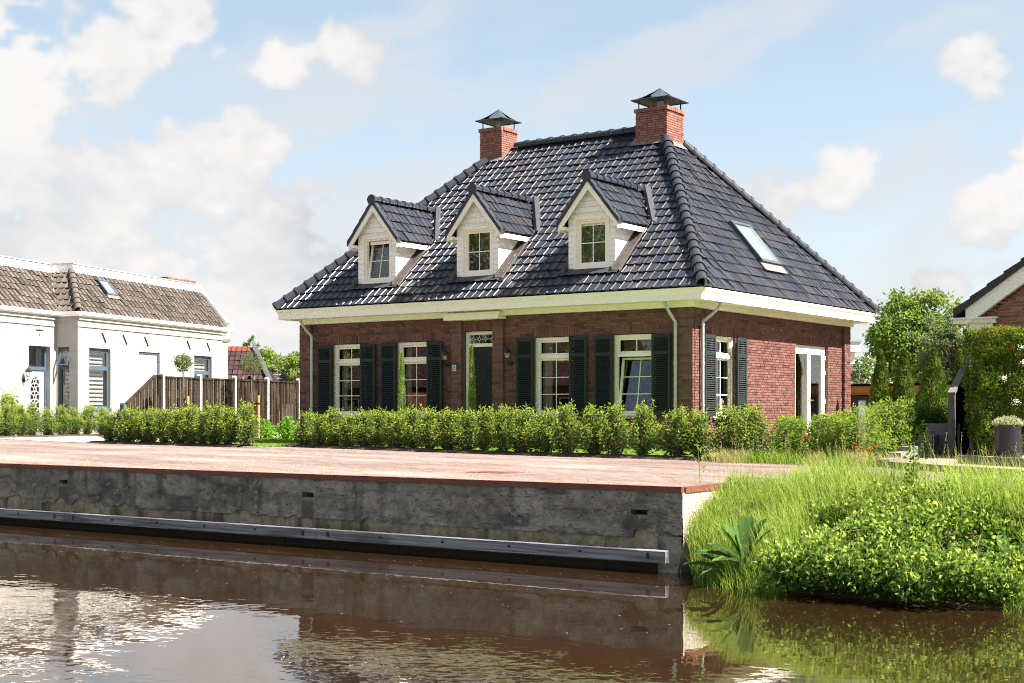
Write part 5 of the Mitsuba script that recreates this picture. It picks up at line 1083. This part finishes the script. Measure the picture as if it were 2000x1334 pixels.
column('slim_cypress', 'slim light green columnar cypress by the second ground floor window', 'cypress', -7.40, -.62, 2.12, .09, 3400, ['mat_cypress', 'mat_cypress_light'], 1, .06, .012)
column('slim_cypress', 'slim light green columnar cypress left of the front door', 'cypress', -5.56, -.40, 2.26, .085, 3600, ['mat_cypress', 'mat_cypress_light'], 2, .06, .012)
for i, (x_, y_, H, R, lab) in enumerate(((.45, 8.97, 2.30, .33, 'leftmost conifer column beside the brick house corner'), (.95, 9.25, 2.35, .33, 'second conifer column from the brick house'), (1.90, 8.72, 2.30, .46, 'broad third conifer column with brownish top'), (1.82, 11.07, 2.35, .30, 'conifer column just left of the black fence'))):
    column('conifer', lab, 'conifer', x_, y_, H, R, 8500, ['mat_thuja', 'mat_thuja_light'], 10 + i, .085, .024, lambda t: np.minimum(1, .55 + t * 2.2) * (1 - t ** 2.2), .42, .3, 'conifer columns in front of the garage')
# trees
def tree(name, label, x_, y_, z0, H, R, n, mats, seed, L=.16, clusters=90, trunk=.25, squash=.8, light=.45, bottom=.25, group=None, cat='tree'):
    k = thing(name, label, cat, group); r = np.random.default_rng(seed)
    c = sph(clusters, r) * (r.random(clusters) ** .33)[:, None]; c[:, 2] *= squash; cz = z0 + H * (bottom + (1 - bottom) / 2); hz = H * (1 - bottom) / 2
    lob = .75 + .5 * meshkit.noise(c * 1.7 + seed, 5); C = c * np.c_[R * lob, R * lob, hz * lob / squash * .95] + [x_, y_, cz]; cr = R * r.uniform(.16, .34, clusters)
    i = r.integers(0, clusters, n); d = sph(n, r); p = C[i] + d * (cr[i] * r.random(n) ** .5)[:, None] * [1, 1, .75]
    dd = unit(d * .6 + r.normal(size=(n, 3)) * .6 - [0, 0, .25]); cl = r.random(clusters) < light; s = cl[i] ^ (r.random(n) < .2)
    pieces(k, 'crown', [(M().add(*leaves(p[~s], dd[~s], L * r.uniform(.7, 1.3, (~s).sum()), L * .55, None, .2, r)), mats[0]), (M().add(*leaves(p[s], dd[s], L * r.uniform(.7, 1.3, s.sum()), L * .55, None, .2, r)), mats[1])])
    t = M().tube([[x_, y_, z0 - .1], [x_ + .05 * R, y_, z0 + H * bottom], [x_, y_, z0 + H * .75]], [trunk, trunk * .75, trunk * .2], 8)
    for j in r.choice(clusters, min(26, clusters), replace=False): b = np.array([x_, y_, z0 + H * r.uniform(bottom * .9, .6)]); t.tube([b, (b + C[j]) / 2 + [0, 0, .06 * H], C[j]], [trunk * .28, trunk * .16, trunk * .05], 5, False)
    put(k, 'trunk', t, 'mat_bark', True)
T1, T2 = ['mat_tree', 'mat_tree_light'], ['mat_willow', 'mat_olive']
tree('broad_tree', 'large light green tree rising behind the conifers at the right', *far(17.0, 60.)[:2], 0, 6.2, 1.9, 15000, T1, 1, .19, 120)
tree('broad_tree', 'dense green tree between the large tree and the neighbouring eave', *far(18.0, 61.5)[:2], 0, 5.0, 1.5, 9000, T1, 12, .19, 70)
tree('willow_tree', 'dull grey green tree right behind the black fence and hedge', *far(16.0, 51.)[:2], 0, 4.4, 1.25, 13000, T2, 2, .12, 90)
tree('flowering_tree', 'low leafy tree with pale blossom behind the back corner of the brick house', *far(14.5, 58.)[:2], 0, 3.1, 1.05, 6500, ['mat_tree', 'mat_petal'], 3, .13, 60, light=.06)
tree('round_tree', 'round green tree behind the farmhouse gable', *far(-19.6, 110.)[:2], 0, 5.6, 2.1, 9000, T1, 4, .24, 70)
tree('pale_tree', 'pale green open tree at the left of the brick house', *far(-15.6, 104.)[:2], 0, 5.3, 1.9, 5200, ['mat_willow', 'mat_tree_light'], 5, .22, 40)
tree('pale_tree', 'light green tree touching the left corner of the brick house', *far(-13.6, 88.)[:2], 0, 4.9, 1.3, 4500, ['mat_tree_light', 'mat_willow'], 15, .22, 36)
br = thing('ash_branch', 'sparse leafy branch showing above the farmhouse ridge', 'branch'); r = np.random.default_rng(9); b0 = far(-15.5, 80.) + [0, 0, 3.6]; bm, bl = M(), M()
for e in ((1.05, 1.35), (1.5, .95), (.5, 1.0), (1.6, .55)):
    e_ = b0 + Rv * e[0] * .75 + zw * e[1]; bm.tube([b0 - [0, 0, 3.6], b0, (b0 + e_) / 2, e_], [.05, .03, .02, .008], 5); q = b0 + (e_ - b0) * r.uniform(.25, 1.05, 130)[:, None]; bl.add(*leaves(q, unit(r.normal(size=(130, 3)) + (e_ - b0) * .5), .22, .07, None, .2, r))
put(br, 'wood', bm, 'mat_bark', True); put(br, 'leaves', bl, 'mat_tree')
# the trees and houses across the canal, seen in the panes
for i, (x_, y_, H, R) in enumerate(((-8, -44, 9, 3.6), (-19, -40, 7, 2.8), (8, -52, 11, 4.5), (-30, -42, 15, 5.2), (-52, -44, 10, 3.6), (-40, -47, 16, 4.6))):
    tree('canal_side_tree', ['tall tree on the far bank reflected in the dormer panes', 'smaller tree on the far bank reflected in the front panes', 'large tree on the far bank behind the viewer', 'broad tree on the far bank before the row houses', 'leftmost tree on the far bank before the row houses', 'tallest tree on the far bank before the row houses'][i], x_, y_, -.78, H, R, 6500, T1, 60 + i, .34, 70, .3, group='trees across the canal')
tree('garden_tree', 'bushy garden tree beside the neighbouring house reflected in the garden doors', 11.5, 17, 0, 6.5, 2.6, 8000, T1, 70, .26, 80, .2)
for i, x_ in enumerate((-62, -46, -30)):
    k = thing('row_house', ['red brick row house across the canal, left of three', 'red brick row house across the canal, middle of three', 'red brick row house across the canal, right of three'][i], 'house', 'row houses across the canal'); G = Fr((x_ + 11, -52, -.78), (-1, 0, 0))
    put(k, 'wall', M().box(0, 11, -8, 0, 0, 3.4, G), BN[1]); put(k, 'roof', M().prism([(-8.4, 3.3), (.4, 3.3), (-4, 7.4)], -.3, 11.3, lambda v, G=G: G(np.stack([np.asarray(v)[..., 1], np.asarray(v)[..., 0], np.asarray(v)[..., 2]], -1))), RT[2])
    for u in (1.2, 4.6, 8.0):
        w = put(k, 'window', M().box(u, u + 1.8, -.05, .03, .8, 2.5, G), 'mat_white'); put(w, 'pane', M().box(u + .1, u + 1.7, .03, .04, .9, 2.4, G), 'mat_window_dark')
# the clipped flowering hedge before the neighbour
hd = thing('flowering_hedge', 'big clipped evergreen hedge with white blossom against the neighbouring gable', 'hedge'); r = np.random.default_rng(31); n = 38000
ax, bx = far(7.56, 22.7), None; G = Fr(ax, Rv)
u = r.uniform(0, 1.75, n); dz = r.random(n); fz = r.random(n); face = r.random(n)
z = .10 + 2.06 * fz; dep = -.9 * r.random(n) ** 2.2
u = np.where(face < .16, r.random(n) ** 3 * .35, u); top = face > .86; z = np.where(top, 2.16 - .28 * r.random(n) ** 2, z); dep = np.where(top | (face < .16), -.9 * r.random(n), dep)
P0_ = np.c_[u, dep, z]; wob = meshkit.fbm(P0_ * 3.1 + 5, 4, 2) - .5; P0_[:, 1] += wob * .34; P0_[:, 0] += np.where(u < .4, wob * .22, 0) + np.where(z < .5, (.5 - z) * .35 * (u < .3), 0); P0_[:, 2] += np.where(top, wob * .35, 0)
P1 = G(P0_); d = unit(G.n * .55 + r.normal(size=(n, 3)) * .65 + [0, 0, .35]); cl = meshkit.fbm(P1 * 5.5, 4, 8) + r.normal(size=n) * .07 + .05 * (z - 1.); q1, q2 = np.quantile(cl, [.66, .95])
pieces(hd, 'foliage', [(M().add(*leaves(P1[s], d[s], .055, .024, None, .2, r)), m) for s, m in ((cl < q1, 'mat_pyracantha'), ((cl >= q1) & (cl < q2), 'mat_pyracantha_young'), (cl >= q2, 'mat_pyracantha_bronze'))])
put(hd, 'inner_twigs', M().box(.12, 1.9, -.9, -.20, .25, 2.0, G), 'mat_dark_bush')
for a_, b_ in ((.58, 1.86), (.62, 1.62), (.30, 1.37), (.50, 1.00), (.44, .72), (.92, 1.22), (1.0, .5)):
    c = G(np.array([a_, .10, b_])); q = c + r.normal(size=(40, 3)) * [.030, .03, .020]; put(hd, 'blossom', M().add(*leaves(q, unit(r.normal(size=(40, 3)) + G.n), .022, .02, None, .1, r)), 'mat_petal')
for a_, b_ in ((.52, .60), (1.0, .66), (.75, 1.7)): c = G(np.array([a_, .10, b_])); q = c + r.normal(size=(16, 3)) * .02; put(hd, 'berries', M().add(*leaves(q, sph(16, r), .02, .02, None, .1, r)), 'mat_poppy')
put(hd, 'brick_base', M().box(.2, 1.9, -.8, -.1, .0, .34, G), BN[0]); lay(hd + '__brick_base', Fr(G(np.array([0, -.09, 0])), Rv), brick_rects(.18, 1.8, 0, .34, seed=5), BN, [.4, .3, .1, .2], 0, seed=6)
sd = thing('pot_plant', 'pale grey green stonecrop spilling over the black plant pot', 'plant'); q = sph(900, r) * (r.random(900) ** .4)[:, None] * [.22, .22, .12]; q[:, 2] = np.abs(q[:, 2]); q += po + [0, 0, .46]
put(sd, 'foliage', M().add(*leaves(q, unit(r.normal(size=(900, 3)) * .7 + [0, 0, .8]), .05, .018, None, .2, r)), 'mat_sedum'); put(sd, 'flower_heads', M().add(*leaves(q[:60] + [0, 0, .03], sph(60, r), .02, .014, None, .2, r)), 'mat_rose')
# ------------------------------------------------------------------ the grassy bank
r = np.random.default_rng(21)
def bank_pts(n, x0, x1, y0, y1): x_ = r.uniform(x0, x1, n); y_ = r.uniform(y0, y1, n); yy = y_ - .22 * np.sin(x_ * .9) * np.clip((-10.95 - y_) / 1.8, 0, 1); return np.c_[x_, yy, bank_z(x_, y_)]
def tall(n, box, hmin, hmax, mat, w=.006, lean=(.15, .6), bend=.6):
    p = bank_pts(n, *box); p = p[p[:, 0] > 6.0 + .62 * np.maximum(0, -12.07 - p[:, 1])]; p = p[~((p[:, 0] > 7.5) & (p[:, 0] < 9.65) & (p[:, 1] < -12.05))]; n = len(p); cl = meshkit.fbm(p * [1.1, 1.1, 0] + 3, 3, 6); h = (hmin + (hmax - hmin) * np.clip((cl - .3) * 2.4, 0, 1)) * r.uniform(.6, 1.15, n)
    return M().add(*blades(p, h, np.full(n, w), r.uniform(*lean, n), r, bend)), mat
BX = (5.98, 12.5, -12.75, -11.05)
gk = [tall(2600, (7.0, 9.8, -12.7, -11.4), .40, .78, 'mat_grass_light', .007), tall(2200, (6.6, 10, -13.1, -12.3), .22, .5, 'mat_grass', .007), tall(15000, BX, .25, .55, 'mat_grass'), tall(9000, BX, .28, .62, 'mat_grass_light'), tall(5000, (5.88, 12.5, -12.85, -12.2), .2, .4, 'mat_grass_dark'), tall(1500, BX, .3, .6, 'mat_grass_dry', .005), tall(2600, (5.92, 8.2, -12.5, -10.6), .22, .46, 'mat_grass'), tall(9000, (12.5, 22, -12.75, -11.0), .25, .6, 'mat_grass', .01)]
k = 'bank_grass'; labels[k] = {'label': 'tall lush green grass covering the canal bank right of the quay', 'category': 'grass', 'kind': 'stuff'}; USED.add(k)
for i, (m, mat) in enumerate(gk): scene[f'{k}__{i + 1}'] = mikit.ply(m.mesh(), mat)
def stalks(pts, h, r, heads=True, hl=.07):
    m, hm = M(), M()
    for p, hh in zip(pts, h):
        e = p + [r.normal() * .10, r.normal() * .10, hh]; m.tube([p, (p + e) / 2 + [r.normal() * .02, 0, 0], e], [.0016, .0013, .001], 3, False)
        if heads: q = e + (e - p) / hh * np.linspace(-hl, .02, 9)[:, None]; hm.add(*leaves(q, unit(r.normal(size=(9, 3)) * .5 + [0, 0, 1]), .020, .006, None, .2, r))
    return m, hm
n = 170; p = np.c_[r.uniform(5.9, 10.5, n), r.uniform(-12.2, -10.6, n), np.zeros(n)]; p[:, 2] = bank_z(p[:, 0], p[:, 1]); m1, m2 = stalks(p, r.uniform(.38, .66, n), r)
k = 'seed_heads'; labels[k] = {'label': 'thin dry flowering grass stalks standing above the bank grass', 'category': 'grass', 'kind': 'stuff'}; USED.add(k); scene[k + '__1'] = mikit.ply(m1.mesh(), 'mat_grass_dry'); scene[k + '__2'] = mikit.ply(m2.mesh(), 'mat_grass_dry')
q = np.c_[np.interp(np.linspace(0, 1, 3800) ** 1., [0, .45, .8, 1], [3.0, 4.1, 5.0, 5.7]), np.interp(np.linspace(0, 1, 3800), [0, .45, .8, 1], [-4.85, -5.1, -5.25, -5.4])] + r.normal(size=(3800, 2)) * [.25, .16]
cl = meshkit.fbm(np.c_[q * 2.3, q[:, :1] * 0], 3, 4) > .47; qd = q[cl]; nd = len(qd)
m, = [M().add(*blades(np.c_[qd, np.zeros(nd)], r.uniform(.10, .36, nd), np.full(nd, .006), r.uniform(.3, 1.0, nd), r))]
k = 'dry_grass'; labels[k] = {'label': 'straw coloured dry grass strip at the foot of the right hand shrubs', 'category': 'grass', 'kind': 'stuff'}; USED.add(k); scene[k + '__1'] = mikit.ply(m.mesh(), 'mat_grass_dry')
q2 = q[r.integers(0, 3800, 1300)] + r.normal(size=(1300, 2)) * .1; scene[k + '__2'] = mikit.ply(M().add(*blades(np.c_[q2, np.zeros(1300)], r.uniform(.1, .3, 1300), np.full(1300, .008), r.uniform(.2, .7, 1300), r)).mesh(), 'mat_grass')
# bush on the bank: glossy light green leaves on arching twigs
bb = thing('bank_bush', 'sprawling light green bush hanging over the water on the right bank', 'bush'); n = 27000
nc = 95; cx0 = r.uniform(7.62, 9.62, nc); ct = r.random(nc); cy0 = -13.1 + 1.45 * ct + .12 * r.normal(size=nc)
zz0 = np.maximum(bank_z(cx0, np.maximum(cy0, -12.8)), -.85) + .06 + .34 * r.random(nc) * np.sin(np.pi * np.clip((cx0 - 7.4) / 2.4, 0, 1)) * (1.15 - .6 * ct)
cs = np.c_[cx0, cy0 - .22 * np.sin(cx0 * .9) * np.clip((-10.95 - cy0) / 1.8, 0, 1), np.maximum(zz0, -.74)]; rs = r.uniform(.13, .29, nc)
i = r.choice(nc, n, p=rs ** 2 / (rs ** 2).sum()); d = sph(n, r); rad = rs[i] * (.45 + .65 * r.random(n) ** .7) * (.55 + .9 * meshkit.noise(d * 2.5 + i[:, None], 4)); p = cs[i] + d * rad[:, None] * [1.15, 1, .85]
ok = (p[:, 2] > -.86) & (p[:, 2] > bank_z(p[:, 0], p[:, 1]) - .1); p, d = p[ok], d[ok]; n = len(p); dd = unit(d * .5 + r.normal(size=(n, 3)) * .55 + [0, -.1, .05]); cl = r.random(n) + .35 * d[:, 2]  # leaf tone puts sunlit clump tops and shaded undersides into the colour
pieces(bb, 'foliage', [(M().add(*leaves(p[s], dd[s], r.uniform(.045, .075, s.sum()), r.uniform(.026, .043, s.sum()), np.cross(dd[s], unit(d[s] * .5 + [0, 0, 1.] + r.normal(size=(s.sum(), 3)) * .8)), .15, r, curl=.12)), m) for s, m in ((cl < .30, 'mat_bush_shade'), ((cl >= .30) & (cl < .72), 'mat_bush'), (cl >= .72, 'mat_bush_light'))])
tw = M()
for j in range(80): c = cs[r.integers(nc)]; e = p[r.integers(n)]; b = np.array([c[0] * .9 + 8.1 * .1, -11.95 + r.normal() * .1, -.35 + r.normal() * .1]); tw.tube([b, (b + e) / 2 + [0, 0, .12], e], [.005, .003, .0015], 4, False)
put(bb, 'twigs', tw, 'mat_bark', True)
sp = thing('birch_sapling', 'thin leafy sapling standing up from the bank bush', 'sapling'); x_, y_ = 8.30, -11.5; z0 = float(bank_z(np.array([x_]), np.array([y_]))[0])
st = M().tube([[x_, y_, z0], [x_ + .02, y_, .15], [x_ + .03, y_, .52]], [.008, .006, .003], 5); q = np.c_[np.full(150, x_ + .02), np.full(150, y_), r.uniform(-.1, .52, 150)] + r.normal(size=(150, 3)) * [.05, .05, .01]
put(sp, 'stem', st, 'mat_bark', True); put(sp, 'leaves', M().add(*leaves(q, unit(r.normal(size=(150, 3)) + [0, 0, -.2]), .05, .034, None, .15, r, curl=.1)), 'mat_bush')
# dock: long leaves, each one a part
def dock(label, x_, y_, z0, blades_):
    k = thing('dock_plant', label, 'plant')
    for az_, L, el, W in blades_:
        n = 12; t = np.linspace(0, 1, n); a = math.radians(az_); e = math.radians(el); hd_ = np.array([math.cos(a), math.sin(a), 0]); sd_ = np.array([-math.sin(a), math.cos(a), 0])
        mid = np.array([x_, y_, z0]) + hd_ * (t * L * math.cos(e))[:, None] + zw * (t * L * math.sin(e) - .26 * L * t ** 2.2)[:, None]; wd = W * 1.25 * (np.sin(np.pi * np.clip(t * .93 + .07, 0, 1)) ** .75) * np.where(t < .18, .25, 1)
        wav = .008 * np.sin(t * 22 + az_); lft = mid + sd_ * wd[:, None] / 2 + zw * (wd * .28 + wav)[:, None]; rgt = mid - sd_ * wd[:, None] / 2 + zw * (wd * .28 - wav)[:, None]
        v = np.vstack([lft, mid, rgt]); put(k, 'leaf', M().add(v, [[q * n + j, q * n + j + 1, (q + 1) * n + j + 1, (q + 1) * n + j] for q in range(2) for j in range(n - 1)]), 'mat_dock', True)
dock('clump of long dark dock leaves left of the bank bush', 6.98, -12.72, -.72, [(200, .62, 62, .10), (150, .66, 58, .10), (95, .70, 72, .09), (60, .72, 66, .09), (230, .55, 40, .10), (185, .70, 78, .10), (120, .68, 80, .09), (30, .6, 60, .09), (250, .5, 20, .09), (215, .62, 25, .10)])
dock('low dock leaves reaching over the water left of the bank bush', 6.85, -12.85, -.80, [(205, .50, 22, .10), (190, .42, 40, .09), (240, .36, 8, .08)])
dock('single dock clump at the right edge of the bank', 9.55, -12.55, -.55, [(200, .42, 20, .10), (170, .36, 40, .09), (230, .3, 5, .09), (120, .4, 60, .09)])
for j, (x_, y_) in enumerate(((5.35, -5.45), (5.62, -5.62), (5.85, -5.9), (5.05, -5.25), (5.5, -5.85))):
    k = thing('poppy', f'{ORD[j]} small orange poppy by the paving edge before the glass screen', 'flower', 'orange poppies'); h = .22 + .05 * j % .12; put(k, 'stem', M().tube([[x_, y_, 0], [x_ + .02, y_, h]], .003, 4), 'mat_grass', True); put(k, 'petals', M().add(*leaves(np.tile([[x_ + .02, y_, h]], (7, 1)), unit(np.c_[np.cos(np.arange(7)), np.sin(np.arange(7)), np.full(7, .5)]), .04, .04, None, .2, r)), 'mat_poppy')
k = thing('rose', 'small pink rose in front of the right hand shrubs', 'flower'); put(k, 'stem', M().tube([[4.35, -5.0, 0], [4.37, -5.02, .42]], .004, 4), 'mat_grass', True); q = np.array([4.37, -5.02, .43]) + r.normal(size=(26, 3)) * .016; put(k, 'petals', M().add(*leaves(q, sph(26, r), .028, .024, None, .2, r)), 'mat_rose')
k = thing('thistle', 'tall green weed standing at the end of the quay', 'weed'); x_, y_ = 5.75, -11.3; put(k, 'stem', M().tube([[x_, y_, -.02], [x_ - .01, y_, .25], [x_ - .05, y_, .52]], [.005, .004, .003], 5), 'mat_grass', True); q = np.c_[np.full(16, x_), np.full(16, y_), np.linspace(.05, .5, 16)]; put(k, 'leaves', M().add(*leaves(q, unit(np.c_[r.normal(size=(16, 2)), np.full(16, .4)]), .10, .02, None, .2, r, curl=.2)), 'mat_grass')
df('mat_cover', (.10, .075, .065))
q = np.c_[r.uniform(-8, 5.8, 70), -12.0 + 2.2 * r.random(70) ** 2.2]; q = np.repeat(q, 14, 0) + r.normal(size=(980, 2)) * [.035, .02]
q[:, 1] = np.maximum(q[:, 1], -12.04); v, f = blades(np.c_[q, np.zeros(980)], r.uniform(.012, .045, 980), np.full(980, .006), r.uniform(.3, .9, 980), r)
struct('paving_weeds', trimesh.Trimesh(v, f, process=False), 'mat_grass_dry', kind='stuff', label='tiny dry tufts of grass in the joints of the quay paving', cat='grass')
# paving details and drifting bits on the water
mc = thing('drain_cover', 'rusty iron drain cover in the paving near the quay edge', 'drain cover'); put(mc, 'frame', M().box(1.72, 2.36, -10.42, -9.95, -.02, .005), 'mat_rust')
for j in range(5): put(mc, 'bar', M().box(1.77 + j * .115, 1.83 + j * .115, -10.37, -10.0, .0, .008), 'mat_cover')
n = 240; p = np.c_[r.uniform(-7, 11, n), -12.7 - 9 * r.random(n) ** 1.6, np.full(n, -.9475)]; p = p[(p[:, 0] < 6.3) | (p[:, 1] < -13.2)]; n = len(p); d = np.c_[r.normal(size=(n, 2)), np.zeros(n)]
struct('floating_debris', trimesh.Trimesh(*leaves(p, d, r.uniform(.010, .038, n), r.uniform(.006, .018, n), np.tile([[0, 0, 1.]], (n, 1)) + r.normal(size=(n, 3)) * .02, .05, r), process=False), 'mat_debris', kind='stuff', label='small pale leaves and flecks drifting on the canal', cat='debris')
